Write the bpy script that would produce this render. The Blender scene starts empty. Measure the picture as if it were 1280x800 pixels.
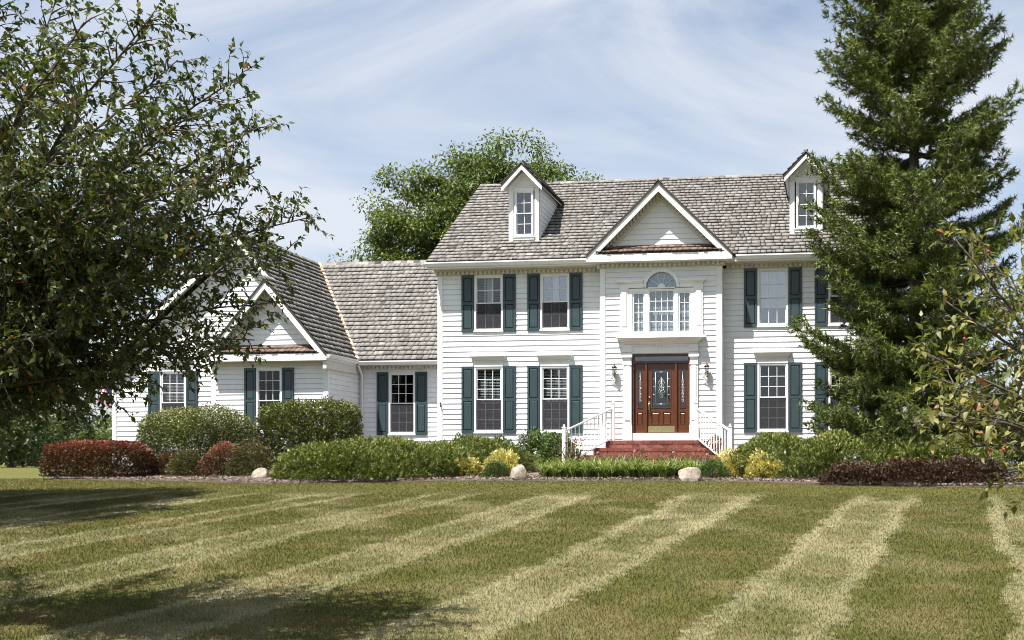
import bpy, math, random
import numpy as np
from mathutils import Vector, Matrix
SC = bpy.context.scene
COL = SC.collection
# ------------------------------------------------------------------ camera, sky, sun, exposure
YAW = math.atan(168 / 1300.0)
EYE = (5.03, -30.9, 0.2)
cam = bpy.data.cameras.new('camera')
cam.sensor_width = 36.0
cam.lens = 36.0 * 1300 / 1280
cam.shift_x = -(872 - 640) / 1280.0
cam.shift_y = 180 / 1280.0
cam.clip_start = 0.1
cam.clip_end = 3000
cam_o = bpy.data.objects.new('camera', cam)
COL.objects.link(cam_o)
cam_o.location = EYE
cam_o.rotation_euler = (math.radians(90), 0, YAW)
SC.camera = cam_o
SC.render.resolution_x, SC.render.resolution_y = 1024, 640
SC.view_settings.view_transform = 'Standard'
SC.view_settings.look = 'None'
SC.view_settings.gamma = 1.0
SC.view_settings.use_curve_mapping = False
SC.view_settings.exposure = 1.3
SC.cycles.filter_width = 1.0

LIGHT = Vector((0.25, 0.41, -1.0)).normalized()
sun = bpy.data.lights.new('sun', 'SUN')
sun.energy = 5.0
sun.angle = math.radians(0.53)
sun.color = (1.0, 0.95, 0.88)
sun_o = bpy.data.objects.new('sun', sun)
COL.objects.link(sun_o)
sun_o.rotation_euler = LIGHT.to_track_quat('-Z', 'Y').to_euler()
sun_o.location = (-8, -20, 40)
W = bpy.data.worlds.new('World')
SC.world = W
W.use_nodes = True
nt = W.node_tree
nt.nodes.clear()
def wn(t, **k):
    n = nt.nodes.new(t)
    for a, b in k.items():
        setattr(n, a, b)
    return n
sky = wn('ShaderNodeTexSky', sky_type='NISHITA', sun_disc=False)
sky.sun_elevation = math.asin(-LIGHT.z)
sky.sun_rotation = math.atan2(-LIGHT.x, -LIGHT.y)
sky.air_density = 1.0
sky.dust_density = 1.2
sky.ozone_density = 1.5
tc = wn('ShaderNodeTexCoord')
mp = wn('ShaderNodeMapping')
mp.inputs['Rotation'].default_value = (0.0, 0.95, 0.3)
mp.inputs['Scale'].default_value = (1.0, 0.8, 2.1)
nz = wn('ShaderNodeTexNoise')
nz.inputs['Scale'].default_value = 2.1
nz.inputs['Detail'].default_value = 9
nz.inputs['Roughness'].default_value = 0.56
nz.inputs['Distortion'].default_value = 0.9
rp = wn('ShaderNodeValToRGB')
rp.color_ramp.elements[0].position = 0.39
rp.color_ramp.elements[0].color = (0.24, 0.24, 0.24, 1)
rp.color_ramp.elements[1].position = 0.60
rp.color_ramp.elements[1].color = (0.97, 0.97, 0.97, 1)
mx = wn('ShaderNodeMix', data_type='RGBA')
mx.inputs[7].default_value = (4.65, 4.98, 5.5, 1)      # sunlit thin cloud, in the sky's own units
bg = wn('ShaderNodeBackground')
bg.inputs['Strength'].default_value = 0.068
wo = wn('ShaderNodeOutputWorld')
L_ = nt.links.new
L_(tc.outputs['Generated'], mp.inputs['Vector'])
L_(mp.outputs['Vector'], nz.inputs['Vector'])
L_(nz.outputs['Fac'], rp.inputs['Fac'])
L_(rp.outputs['Color'], mx.inputs[0])
L_(sky.outputs['Color'], mx.inputs[6])
L_(mx.outputs[2], bg.inputs['Color'])
L_(bg.outputs['Background'], wo.inputs['Surface'])

# ------------------------------------------------------------------ materials
MATS = {}
def new_mat(name):
    m = bpy.data.materials.new(name)
    m.use_nodes = True
    t = m.node_tree
    MATS[name] = m
    return m, t, t.nodes, t.links, t.nodes['Principled BSDF']
def noise(t, scale, detail=4, vec=None, rough=0.55, mscale=None):
    n = t.nodes.new('ShaderNodeTexNoise')
    n.inputs['Scale'].default_value = scale
    n.inputs['Detail'].default_value = detail
    n.inputs['Roughness'].default_value = rough
    g = t.nodes.new('ShaderNodeNewGeometry')
    if mscale:
        mpn = t.nodes.new('ShaderNodeMapping')
        mpn.inputs['Scale'].default_value = mscale
        t.links.new(g.outputs['Position'], mpn.inputs['Vector'])
        t.links.new(mpn.outputs['Vector'], n.inputs['Vector'])
    else:
        t.links.new(g.outputs['Position'], n.inputs['Vector'])
    return n
def ramp(t, src, stops):
    r = t.nodes.new('ShaderNodeValToRGB')
    e = r.color_ramp.elements
    while len(e) < len(stops):
        e.new(0.5)
    for i, (p, c) in enumerate(stops):
        e[i].position = p
        e[i].color = (*c, 1) if len(c) == 3 else c
    t.links.new(src, r.inputs['Fac'])
    return r
def mixc(t, a, b, fac, mode='MIX'):
    m = t.nodes.new('ShaderNodeMix')
    m.data_type = 'RGBA'
    m.blend_type = mode
    for sock, v in ((m.inputs[6], a), (m.inputs[7], b), (m.inputs[0], fac)):
        if hasattr(v, 'is_linked') or hasattr(v, 'links'):
            t.links.new(v, sock)
        elif isinstance(v, (int, float)):
            sock.default_value = v
        else:
            sock.default_value = (*v, 1)
    return m.outputs[2]
def bump(t, p, src, strength=0.3, dist=0.01):
    b = t.nodes.new('ShaderNodeBump')
    b.inputs['Strength'].default_value = strength
    b.inputs['Distance'].default_value = dist
    t.links.new(src, b.inputs['Height'])
    t.links.new(b.outputs['Normal'], p.inputs['Normal'])
def attr(t, name='rnd'):
    a = t.nodes.new('ShaderNodeAttribute')
    a.attribute_name = name
    return a.outputs['Fac']
def simple(name, c0, c1, scale, rough=0.5, bmp=0.0, metal=0.0, mscale=None, detail=5):
    m, t, n, l, p = new_mat(name)
    ns = noise(t, scale, detail, mscale=mscale)
    r = ramp(t, ns.outputs['Fac'], [(0.3, c0), (0.7, c1)])
    l.new(r.outputs['Color'], p.inputs['Base Color'])
    p.inputs['Roughness'].default_value = rough
    p.inputs['Metallic'].default_value = metal
    if bmp:
        bump(t, p, ns.outputs['Fac'], bmp)
    return m
simple('siding', (0.66, 0.68, 0.705), (0.77, 0.785, 0.80), 1.7, 0.55, 0.05, mscale=(1, 1, 0.35))
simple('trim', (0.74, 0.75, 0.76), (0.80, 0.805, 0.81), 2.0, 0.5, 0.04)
simple('shaded_trim', (0.54, 0.53, 0.49), (0.62, 0.61, 0.57), 2.5, 0.6)  # white trim darkened and warmed: eave shade and ground bounce put into the colour
simple('shutter_paint', (0.024, 0.043, 0.050), (0.031, 0.053, 0.060), 3.0, 0.42, 0.03)
simple('room_dark', (0.030, 0.028, 0.026), (0.05, 0.046, 0.042), 2.0, 0.9)
simple('room_pale', (0.40, 0.43, 0.43), (0.52, 0.54, 0.53), 3.0, 0.9, mscale=(3, 1, 0.5))
simple('room_grey', (0.10, 0.11, 0.125), (0.14, 0.15, 0.17), 1.0, 0.9)
simple('blind', (0.66, 0.66, 0.65), (0.74, 0.74, 0.72), 3.0, 0.6)
simple('curtain', (0.60, 0.61, 0.63), (0.75, 0.75, 0.76), 2.0, 0.8, mscale=(14, 14, 0.3))
simple('foundation', (0.22, 0.21, 0.20), (0.32, 0.31, 0.29), 6, 0.9, 0.3)
simple('deck_wood', (0.045, 0.036, 0.03), (0.075, 0.06, 0.05), 5, 0.85, 0.3)
simple('roof_edge', (0.018, 0.016, 0.015), (0.04, 0.035, 0.03), 9, 0.8, 0.2)
simple('copper', (0.30, 0.20, 0.13), (0.42, 0.29, 0.19), 6, 0.5, 0.05, 0.35)
simple('brass', (0.50, 0.42, 0.20), (0.62, 0.54, 0.30), 14, 0.28, 0.0, 0.95)
simple('dark_bronze', (0.04, 0.03, 0.018), (0.11, 0.08, 0.04), 20, 0.4, 0.0, 0.7)
simple('pale_iron', (0.62, 0.61, 0.56), (0.74, 0.73, 0.68), 20, 0.45)
simple('lead_came', (0.55, 0.56, 0.55), (0.75, 0.75, 0.72), 25, 0.3, 0.0, 0.6)
simple('mortar', (0.30, 0.23, 0.20), (0.42, 0.34, 0.30), 12, 0.9, 0.3)
simple('bark', (0.045, 0.036, 0.029), (0.12, 0.10, 0.085), 14, 0.9, 0.8, mscale=(1, 1, 0.25))
simple('bark_apple', (0.03, 0.025, 0.021), (0.085, 0.07, 0.06), 30, 0.85, 0.6)
simple('twig', (0.035, 0.028, 0.02), (0.08, 0.06, 0.045), 20, 0.85)
simple('clay', (0.30, 0.13, 0.08), (0.38, 0.18, 0.115), 12, 0.8, 0.1)
simple('white_metal', (0.74, 0.74, 0.735), (0.80, 0.80, 0.79), 4, 0.38)
simple('rock', (0.14, 0.11, 0.085), (0.36, 0.32, 0.27), 9, 0.9, 1.0, detail=9)
simple('soil', (0.07, 0.052, 0.042), (0.15, 0.115, 0.095), 8, 0.95, 0.8)
simple('red_petal', (0.45, 0.015, 0.025), (0.62, 0.04, 0.06), 30, 0.6)
simple('pink_petal', (0.62, 0.35, 0.38), (0.75, 0.55, 0.55), 30, 0.6)
simple('fruit', (0.20, 0.012, 0.02), (0.34, 0.03, 0.035), 40, 0.3)
simple('flag_red', (0.45, 0.02, 0.03), (0.55, 0.03, 0.045), 8, 0.8)
simple('flag_white', (0.72, 0.72, 0.72), (0.78, 0.78, 0.78), 8, 0.8)
simple('flag_blue', (0.02, 0.03, 0.12), (0.03, 0.045, 0.16), 8, 0.8)
simple('stone_threshold', (0.66, 0.65, 0.63), (0.76, 0.75, 0.73), 8, 0.7, 0.1)

# stained door wood
m, t, n, l, p = new_mat('door_wood')
ns = noise(t, 9, 6, mscale=(9, 9, 0.8))
r = ramp(t, ns.outputs['Fac'], [(0.25, (0.042, 0.012, 0.004)), (0.55, (0.090, 0.026, 0.007)), (0.8, (0.13, 0.042, 0.012))])
l.new(r.outputs['Color'], p.inputs['Base Color'])
p.inputs['Roughness'].default_value = 0.3
p.inputs['Coat Weight'].default_value = 0.12

def piece_mat(name, stops, grain, mscale, rough=0.85, bmp=0.5, gmix=0.45):
    """colour by each piece's own random value, times a grain"""
    m, t, n, l, p = new_mat(name)
    a = attr(t)
    r = ramp(t, a, stops)
    ns = noise(t, grain, 6, mscale=mscale)
    g = ramp(t, ns.outputs['Fac'], [(0.28, (0.55, 0.54, 0.53)), (0.72, (1.25, 1.25, 1.25))])
    c = mixc(t, r.outputs['Color'], g.outputs['Color'], gmix * 1.6 if gmix < .6 else 1.0, 'MULTIPLY')
    l.new(c, p.inputs['Base Color'])
    p.inputs['Roughness'].default_value = rough
    bump(t, p, ns.outputs['Fac'], bmp, 0.008)
    return m, t, p, c
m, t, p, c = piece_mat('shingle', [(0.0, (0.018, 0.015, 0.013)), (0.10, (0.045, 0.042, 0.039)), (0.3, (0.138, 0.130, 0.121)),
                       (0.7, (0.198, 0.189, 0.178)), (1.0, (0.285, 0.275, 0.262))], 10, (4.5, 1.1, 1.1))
# rusty runs and dark weathering below the dormers
ns2 = noise(t, 0.9, 6, mscale=(1.4, 0.5, 0.5))
fr = ramp(t, ns2.outputs['Fac'], [(0.60, (0, 0, 0)), (0.78, (0.35, 0.35, 0.35))])
c2 = mixc(t, c, (0.15, 0.088, 0.055), fr.outputs['Color'])
t.links.new(c2, p.inputs['Base Color'])
piece_mat('shingle_red', [(0.0, (0.02, 0.014, 0.012)), (0.1, (0.07, 0.042, 0.032)), (0.5, (0.13, 0.082, 0.064)), (1.0, (0.20, 0.15, 0.125))], 9, (6, 1, 1))
piece_mat('brick', [(0.0, (0.10, 0.024, 0.016)), (0.5, (0.155, 0.038, 0.026)), (1.0, (0.21, 0.066, 0.048))], 20, None, 0.85, 0.3)
piece_mat('mulch_chip', [(0.0, (0.08, 0.055, 0.043)), (0.5, (0.16, 0.12, 0.10)), (0.85, (0.24, 0.19, 0.16)), (1.0, (0.36, 0.30, 0.26))], 20, None, 0.95, 0.1)

def leaf_mat(name, stops, trans=0.3, rough=0.5, tcol=1.35, spec=0.35):
    m, t, n, l, p = new_mat(name)
    r = ramp(t, attr(t), stops)
    ns = noise(t, 1.1, 3)
    g = ramp(t, ns.outputs['Fac'], [(0.3, (0.8, 0.82, 0.8)), (0.7, (1.2, 1.18, 1.1))])
    c = mixc(t, r.outputs['Color'], g.outputs['Color'], 0.8, 'MULTIPLY')
    l.new(c, p.inputs['Base Color'])
    p.inputs['Roughness'].default_value = rough
    p.inputs['Specular IOR Level'].default_value = spec
    tr = n.new('ShaderNodeBsdfTranslucent')
    tcn = mixc(t, c, (1.25 * tcol, 1.3 * tcol, 0.55 * tcol), 1.0, 'MULTIPLY')
    l.new(tcn, tr.inputs['Color'])
    ms = n.new('ShaderNodeMixShader')
    ms.inputs[0].default_value = trans
    l.new(p.outputs[0], ms.inputs[1])
    l.new(tr.outputs[0], ms.inputs[2])
    l.new(ms.outputs[0], n['Material Output'].inputs['Surface'])
    return m
leaf_mat('leaf_apple', [(0, (0.022, 0.032, 0.010)), (0.5, (0.046, 0.066, 0.017)), (0.9, (0.085, 0.10, 0.028)), (0.98, (0.12, 0.10, 0.03)), (1, (0.22, 0.08, 0.025))], 0.28, 0.5, spec=0.35)
leaf_mat('leaf_crab', [(0, (0.06, 0.068, 0.018)), (0.5, (0.13, 0.14, 0.038)), (0.85, (0.21, 0.205, 0.07)), (0.96, (0.22, 0.16, 0.06)), (1, (0.24, 0.09, 0.045))], 0.3, 0.5)
leaf_mat('leaf_dark', [(0, (0.018, 0.03, 0.011)), (0.6, (0.035, 0.055, 0.018)), (1, (0.07, 0.09, 0.03))], 0.2)
leaf_mat('leaf_willow', [(0, (0.038, 0.058, 0.016)), (0.5, (0.078, 0.112, 0.028)), (1, (0.14, 0.17, 0.052))], 0.3)
leaf_mat('leaf_far', [(0, (0.035, 0.055, 0.02)), (0.6, (0.075, 0.10, 0.032)), (1, (0.12, 0.14, 0.05))], 0.25)
leaf_mat('needle_pine', [(0, (0.022, 0.036, 0.010)), (0.5, (0.080, 0.112, 0.022)), (0.85, (0.16, 0.192, 0.040)), (1, (0.21, 0.22, 0.06))], 0.10, 0.5)
leaf_mat('needle_yew', [(0, (0.034, 0.045, 0.013)), (0.6, (0.10, 0.12, 0.026)), (1, (0.21, 0.22, 0.06))], 0.08)
leaf_mat('needle_juniper', [(0, (0.046, 0.068, 0.014)), (0.5, (0.122, 0.155, 0.030)), (0.9, (0.20, 0.225, 0.055)), (1, (0.24, 0.215, 0.08))], 0.08)
leaf_mat('leaf_variegated', [(0, (0.035, 0.05, 0.013)), (0.5, (0.085, 0.105, 0.030)), (0.85, (0.17, 0.18, 0.065)), (1, (0.33, 0.32, 0.16))], 0.10)
leaf_mat('leaf_barberry', [(0, (0.045, 0.024, 0.014)), (0.3, (0.085, 0.04, 0.022)), (0.55, (0.08, 0.062, 0.024)), (0.8, (0.15, 0.055, 0.035)), (1, (0.30, 0.055, 0.045))], 0.12, tcol=1.0)
leaf_mat('leaf_barberry_green', [(0, (0.05, 0.06, 0.02)), (0.6, (0.10, 0.11, 0.035)), (0.85, (0.14, 0.07, 0.04)), (1, (0.25, 0.06, 0.05))], 0.12)
leaf_mat('leaf_barberry_dark', [(0, (0.024, 0.012, 0.009)), (0.5, (0.06, 0.026, 0.017)), (0.8, (0.06, 0.052, 0.022)), (1, (0.16, 0.06, 0.038))], 0.10, tcol=0.9)
leaf_mat('leaf_gold', [(0, (0.14, 0.135, 0.035)), (0.3, (0.36, 0.31, 0.09)), (0.7, (0.56, 0.50, 0.20)), (1, (0.68, 0.63, 0.36))], 0.3, tcol=0.9)
leaf_mat('leaf_box', [(0, (0.03, 0.055, 0.014)), (0.5, (0.065, 0.11, 0.024)), (1, (0.12, 0.17, 0.045))], 0.12)
leaf_mat('leaf_lily', [(0, (0.055, 0.085, 0.020)), (0.5, (0.12, 0.165, 0.042)), (1, (0.27, 0.31, 0.13))], 0.3)
leaf_mat('leaf_rose', [(0, (0.05, 0.045, 0.02)), (0.5, (0.10, 0.09, 0.04)), (0.8, (0.15, 0.075, 0.05)), (1, (0.24, 0.10, 0.08))], 0.25)

# glass: a clear pane that mirrors the sky at its Fresnel share
def glass(name, tint, refl, haze=0.0, hcol=(0.1, 0.1, 0.11)):
    m, t, n, l, p = new_mat(name)
    n.remove(p)
    tr = n.new('ShaderNodeBsdfTransparent')
    tr.inputs['Color'].default_value = (*tint, 1)
    gl = n.new('ShaderNodeBsdfGlossy')
    gl.inputs['Roughness'].default_value = 0.015
    gl.inputs['Color'].default_value = (0.95, 0.97, 1, 1)
    ns = noise(t, 1.2, 2)
    bm = n.new('ShaderNodeBump')
    bm.inputs['Strength'].default_value = 0.02
    bm.inputs['Distance'].default_value = 0.1
    l.new(ns.outputs['Fac'], bm.inputs['Height'])
    l.new(bm.outputs['Normal'], gl.inputs['Normal'])
    ms = n.new('ShaderNodeMixShader')
    ms.inputs[0].default_value = refl
    l.new(tr.outputs[0], ms.inputs[1])
    l.new(gl.outputs[0], ms.inputs[2])
    out = ms.outputs[0]
    if haze:
        df = n.new('ShaderNodeBsdfDiffuse')
        df.inputs['Color'].default_value = (*hcol, 1)
        m2 = n.new('ShaderNodeMixShader')
        m2.inputs[0].default_value = haze
        l.new(out, m2.inputs[1])
        l.new(df.outputs[0], m2.inputs[2])
        out = m2.outputs[0]
    l.new(out, n['Material Output'].inputs['Surface'])
    return m
glass('pane', (0.80, 0.83, 0.84), 0.055)
glass('pane_bright', (0.85, 0.87, 0.88), 0.20)
glass('insect_screen', (0.74, 0.74, 0.75), 0.0, 0.26, (0.10, 0.10, 0.11))
glass('pane_dim', (0.80, 0.82, 0.84), 0.10)
glass('pane_screen', (0.75, 0.75, 0.77), 0.06)
glass('pane_dark', (0.42, 0.43, 0.44), 0.035)

# lawn: mown bands (bleached and green grass), cross bands on the west side, dry blotches
def lawn_colour(t):
    g = t.nodes.new('ShaderNodeNewGeometry')
    sx = t.nodes.new('ShaderNodeSeparateXYZ')
    l = t.links
    l.new(g.outputs['Position'], sx.inputs[0])
    X, Y = sx.outputs[0], sx.outputs[1]
    def M(op, a, b=None, c=None):
        n = t.nodes.new('ShaderNodeMath')
        n.operation = op
        for i, v in enumerate((a, b, c)):
            if v is None:
                continue
            if isinstance(v, (int, float)):
                n.inputs[i].default_value = v
            else:
                l.new(v, n.inputs[i])
        return n.outputs[0]
    def nsv(scale, detail=4, ms=None):
        return noise(t, scale, detail, mscale=ms).outputs['Fac']
    def smooth(v, a, b):
        n = t.nodes.new('ShaderNodeMapRange')
        n.interpolation_type = 'SMOOTHSTEP'
        l.new(v, n.inputs[0])
        n.inputs[1].default_value, n.inputs[2].default_value = a, b
        return n.outputs[0]
    wob = M('MULTIPLY', M('SUBTRACT', nsv(0.5, 2), 0.5), 0.5)
    fuzz = M('ADD', M('MULTIPLY', M('SUBTRACT', nsv(9, 5), 0.5), 0.55), M('MULTIPLY', M('SUBTRACT', nsv(2.2, 3), 0.5), 0.30))
    pp = M('SUBTRACT', M('MULTIPLY', X, 0.992), M('MULTIPLY', Y, 0.125))
    drift = smooth(pp, 8.0, 1.0)
    q = M('ADD', pp, M('MULTIPLY', M('MULTIPLY', drift, 0.125), M('ADD', Y, 22.5)))
    q = M('ADD', M('ADD', q, wob), fuzz)
    f = M('MODULO', M('ADD', M('SUBTRACT', q, 4.35), 2.42 * 40), 2.42)       # 0..2.42 across one mower pass
    edge1 = M('MULTIPLY', smooth(f, 0.0, 0.10), smooth(f, 0.36, 0.20))
    edge2 = M('MULTIPLY', smooth(f, 0.80, 0.94), smooth(f, 1.22, 1.06))
    body = M('MULTIPLY', smooth(f, 0.0, 0.10), smooth(f, 1.22, 1.02))
    patch = smooth(nsv(0.55, 3), 0.40, 0.60)
    # the other mowing direction, strongest on the west side
    d2 = math.radians(35)
    p2 = M('ADD', M('MULTIPLY', X, math.cos(d2)), M('MULTIPLY', Y, math.sin(d2)))
    p2 = M('ADD', M('ADD', p2, M('MULTIPLY', wob, 0.7)), fuzz)
    f2 = M('MODULO', M('ADD', p2, 2.3 * 40), 2.3)
    cross = M('MULTIPLY', smooth(f2, 0.0, 0.45), smooth(f2, 1.35, 0.85))
    west = M('ADD', M('MULTIPLY', smooth(pp, 6.5, -1.5), 0.6), 0.4)
    inner = M('MULTIPLY', body, M('ADD', M('MULTIPLY', M('MULTIPLY', patch, cross), 0.38), M('ADD', M('MULTIPLY', patch, 0.26), 0.14)))
    edge = M('MULTIPLY', M('MAXIMUM', edge1, edge2), M('ADD', M('MULTIPLY', patch, 0.20), 0.78))
    edge = M('MULTIPLY', edge, M('SUBTRACT', 1.0, M('MULTIPLY', M('MULTIPLY', M('SUBTRACT', 1.0, cross), west), 0.22)))
    between = M('MULTIPLY', M('MULTIPLY', M('SUBTRACT', 1.0, body), M('MULTIPLY', patch, cross)), M('MULTIPLY', west, 0.42))
    band = M('MAXIMUM', M('MAXIMUM', edge, inner), between)
    # perimeter pass along the planting bed: no bands
    per = smooth(Y, -9.0, -10.8)
    big = M('ADD', M('MULTIPLY', smooth(nsv(0.07, 2), 0.36, 0.64), 0.5), 0.62)
    band = M('MULTIPLY', M('MULTIPLY', band, per), big)
    dry = smooth(nsv(1.1, 5), 0.42, 0.66)
    speck = nsv(38, 3)
    c = mixc(t, (0.078, 0.082, 0.020), (0.145, 0.116, 0.050), M('MULTIPLY', dry, 0.62))
    c = mixc(t, c, (0.325, 0.295, 0.178), M('MULTIPLY', band, 0.88))
    c = mixc(t, c, (0.135, 0.130, 0.040), M('MULTIPLY', M('SUBTRACT', 1.0, per), 0.55))
    return c, speck
m, t, n, l, p = new_mat('lawn')
c, sp = lawn_colour(t)
g = ramp(t, sp, [(0.3, (0.55, 0.55, 0.55)), (0.7, (1.3, 1.3, 1.3))])
c = mixc(t, c, g.outputs['Color'], 0.9, 'MULTIPLY')
c = mixc(t, c, (0.86, 0.87, 0.84), 1.0, 'MULTIPLY')          # thatch under the blades
l.new(c, p.inputs['Base Color'])
p.inputs['Roughness'].default_value = 0.95
p.inputs['Specular IOR Level'].default_value = 0.1
bump(t, p, sp, 0.9, 0.03)
m, t, n, l, p = new_mat('grass_blade')
c, sp = lawn_colour(t)
r = ramp(t, attr(t), [(0, (0.62, 0.64, 0.6)), (0.6, (1.15, 1.15, 1.1)), (0.92, (1.5, 1.42, 1.4)), (1, (2.3, 2.1, 2.1))])
c = mixc(t, c, r.outputs['Color'], 1.0, 'MULTIPLY')
l.new(c, p.inputs['Base Color'])
p.inputs['Roughness'].default_value = 0.7
p.inputs['Specular IOR Level'].default_value = 0.2
tr = n.new('ShaderNodeBsdfTranslucent')
l.new(c, tr.inputs['Color'])
ms = n.new('ShaderNodeMixShader')
ms.inputs[0].default_value = 0.45
l.new(p.outputs[0], ms.inputs[1])
l.new(tr.outputs[0], ms.inputs[2])
l.new(ms.outputs[0], n['Material Output'].inputs['Surface'])
# ------------------------------------------------------------------ mesh helpers
def fast_mesh(name, V, F, mats, rnd=None, smooth=False):
    """V (n,3), F (m,k) with equal k"""
    V = np.asarray(V, np.float32)
    F = np.asarray(F, np.int32)
    me = bpy.data.meshes.new(name)
    n, k = F.shape
    me.vertices.add(len(V))
    me.vertices.foreach_set('co', V.ravel())
    me.loops.add(n * k)
    me.loops.foreach_set('vertex_index', F.ravel())
    me.polygons.add(n)
    me.polygons.foreach_set('loop_start', np.arange(n, dtype=np.int32) * k)
    if smooth:
        me.polygons.foreach_set('use_smooth', np.ones(n, bool))
    for m in mats:
        me.materials.append(MATS[m])
    if rnd is not None:
        a = me.attributes.new('rnd', 'FLOAT', 'FACE')
        a.data.foreach_set('value', np.asarray(rnd, np.float32))
    me.update(calc_edges=True)
    return me
class MB:
    """collects faces for one mesh object"""
    def __init__(s):
        s.v, s.f, s.m, s.s, s.r = [], [], [], [], []
        s.cur, s.sm, s.rnd = 0, False, 0.5
    def face(s, idx):
        s.f.append(idx); s.m.append(s.cur); s.s.append(s.sm); s.r.append(s.rnd)
    def hexa(s, p):
        """8 points: 0-3 one end ring, 4-7 the other"""
        b = len(s.v)
        s.v += [tuple(q) for q in p]
        for q in ((0, 3, 2, 1), (4, 5, 6, 7), (0, 1, 5, 4), (1, 2, 6, 5), (2, 3, 7, 6), (3, 0, 4, 7)):
            s.face([b + i for i in q])
        return s
    def box(s, x0, x1, y0, y1, z0, z1, T=None):
        p = [(x0, y0, z0), (x1, y0, z0), (x1, y1, z0), (x0, y1, z0), (x0, y0, z1), (x1, y0, z1), (x1, y1, z1), (x0, y1, z1)]
        return s.hexa([T(*q) for q in p] if T else p)
    def prism(s, prof, T0, T1):
        """a profile of 2-D points swept between two placing functions"""
        n = len(prof)
        b = len(s.v)
        s.v += [tuple(T0(*q)) for q in prof] + [tuple(T1(*q)) for q in prof]
        s.face([b + i for i in range(n)][::-1])
        s.face([b + n + i for i in range(n)])
        for i in range(n):
            j = (i + 1) % n
            s.face([b + i, b + j, b + n + j, b + n + i])
        return s
    def slab(s, poly, off):
        """polygon of 3-D points thickened by the vector off"""
        o = Vector(off)
        n = len(poly)
        b = len(s.v)
        s.v += [tuple(q) for q in poly] + [tuple(Vector(q) + o) for q in poly]
        s.face([b + i for i in range(n)])
        s.face([b + n + i for i in range(n)][::-1])
        for i in range(n):
            j = (i + 1) % n
            s.face([b + i, b + n + i, b + n + j, b + j])
        return s
    def tube(s, pts, rad, n=6, cap=True):
        pts = [Vector(p) for p in pts]
        if isinstance(rad, (int, float)):
            rad = [rad] * len(pts)
        b = len(s.v)
        s.sm, keep = True, s.sm
        t = (pts[1] - pts[0]).normalized()
        u = t.orthogonal().normalized()
        for i, p in enumerate(pts):
            t = (pts[min(i + 1, len(pts) - 1)] - pts[max(i - 1, 0)]).normalized()
            u = (u - t * u.dot(t))
            u = u.normalized() if u.length > 1e-6 else t.orthogonal().normalized()
            w = t.cross(u)
            for k in range(n):
                a = 2 * math.pi * k / n
                s.v.append(tuple(p + (u * math.cos(a) + w * math.sin(a)) * rad[i]))
        for i in range(len(pts) - 1):
            for k in range(n):
                k2 = (k + 1) % n
                s.face([b + i * n + k, b + i * n + k2, b + (i + 1) * n + k2, b + (i + 1) * n + k])
        if cap:
            s.face([b + k for k in range(n)][::-1])
            s.face([b + (len(pts) - 1) * n + k for k in range(n)])
        s.sm = keep
        return s
    def lathe(s, prof, c, n=10):
        """prof: (radius, z) pairs around the vertical through c"""
        b = len(s.v)
        s.sm, keep = True, s.sm
        for r, z in prof:
            for k in range(n):
                a = 2 * math.pi * k / n
                s.v.append((c[0] + r * math.cos(a), c[1] + r * math.sin(a), c[2] + z))
        for i in range(len(prof) - 1):
            for k in range(n):
                k2 = (k + 1) % n
                s.face([b + i * n + k, b + i * n + k2, b + (i + 1) * n + k2, b + (i + 1) * n + k])
        s.face([b + k for k in range(n)][::-1])
        s.face([b + (len(prof) - 1) * n + k for k in range(n)])
        s.sm = keep
        return s
    def mesh(s, name, mats):
        mats = [mats] if isinstance(mats, str) else mats
        me = bpy.data.meshes.new(name)
        me.from_pydata(s.v, [], s.f)
        for m in mats:
            me.materials.append(MATS[m])
        me.polygons.foreach_set('material_index', s.m)
        me.polygons.foreach_set('use_smooth', s.s)
        a = me.attributes.new('rnd', 'FLOAT', 'FACE')
        a.data.foreach_set('value', s.r)
        me.update()
        return me
    def build(s, name, mats, parent=None, **k):
        return put(name, s.mesh(name, mats), parent, **k)
def put(name, me, parent=None, label=None, cat=None, group=None, kind=None, loc=None):
    o = bpy.data.objects.new(name, me)
    COL.objects.link(o)
    if parent is not None:
        o.parent = parent
        # parts are built in world coordinates: undo the parent's own place
        pl = parent.get('_w')
        if loc is None:
            loc = (0, 0, 0)
        if pl is not None:
            loc = (loc[0] - pl[0], loc[1] - pl[1], loc[2] - pl[2])
    if loc is not None:
        o.location = loc
    for key, v in (('label', label), ('category', cat), ('group', group), ('kind', kind)):
        if v:
            o[key] = v
    return o
ROOTS = []
def thing(name, loc, label, cat, group=None):
    o = put(name, None, None, label, cat, group, loc=loc)
    o['_w'] = [float(x) for x in loc]
    o.empty_display_size = 0.2
    ROOTS.append(o)
    return o
def copy_tree(o, loc, label=None, rz=0.0):
    c = o.copy()
    COL.objects.link(c)
    c.location = loc
    c.rotation_euler = (0, 0, rz)
    if label:
        c['label'] = label
    def rec(a, b):
        for ch in a.children:
            d = ch.copy()
            COL.objects.link(d)
            d.parent = b
            rec(ch, d)
    rec(o, c)
    return c
Fw = np.array([-math.sin(YAW), math.cos(YAW), 0.0])
Rt = np.array([math.cos(YAW), math.sin(YAW), 0.0])
def at_cam(r, d, h):
    """a place r metres right of and d metres ahead of where the photographer stands, h above eye level"""
    return np.array(EYE) + Rt * r + Fw * d + np.array([0, 0, h])
def gz(x, y):
    return -0.05 * min(max(-1.5 - y, 0.0), 60.0)

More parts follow.
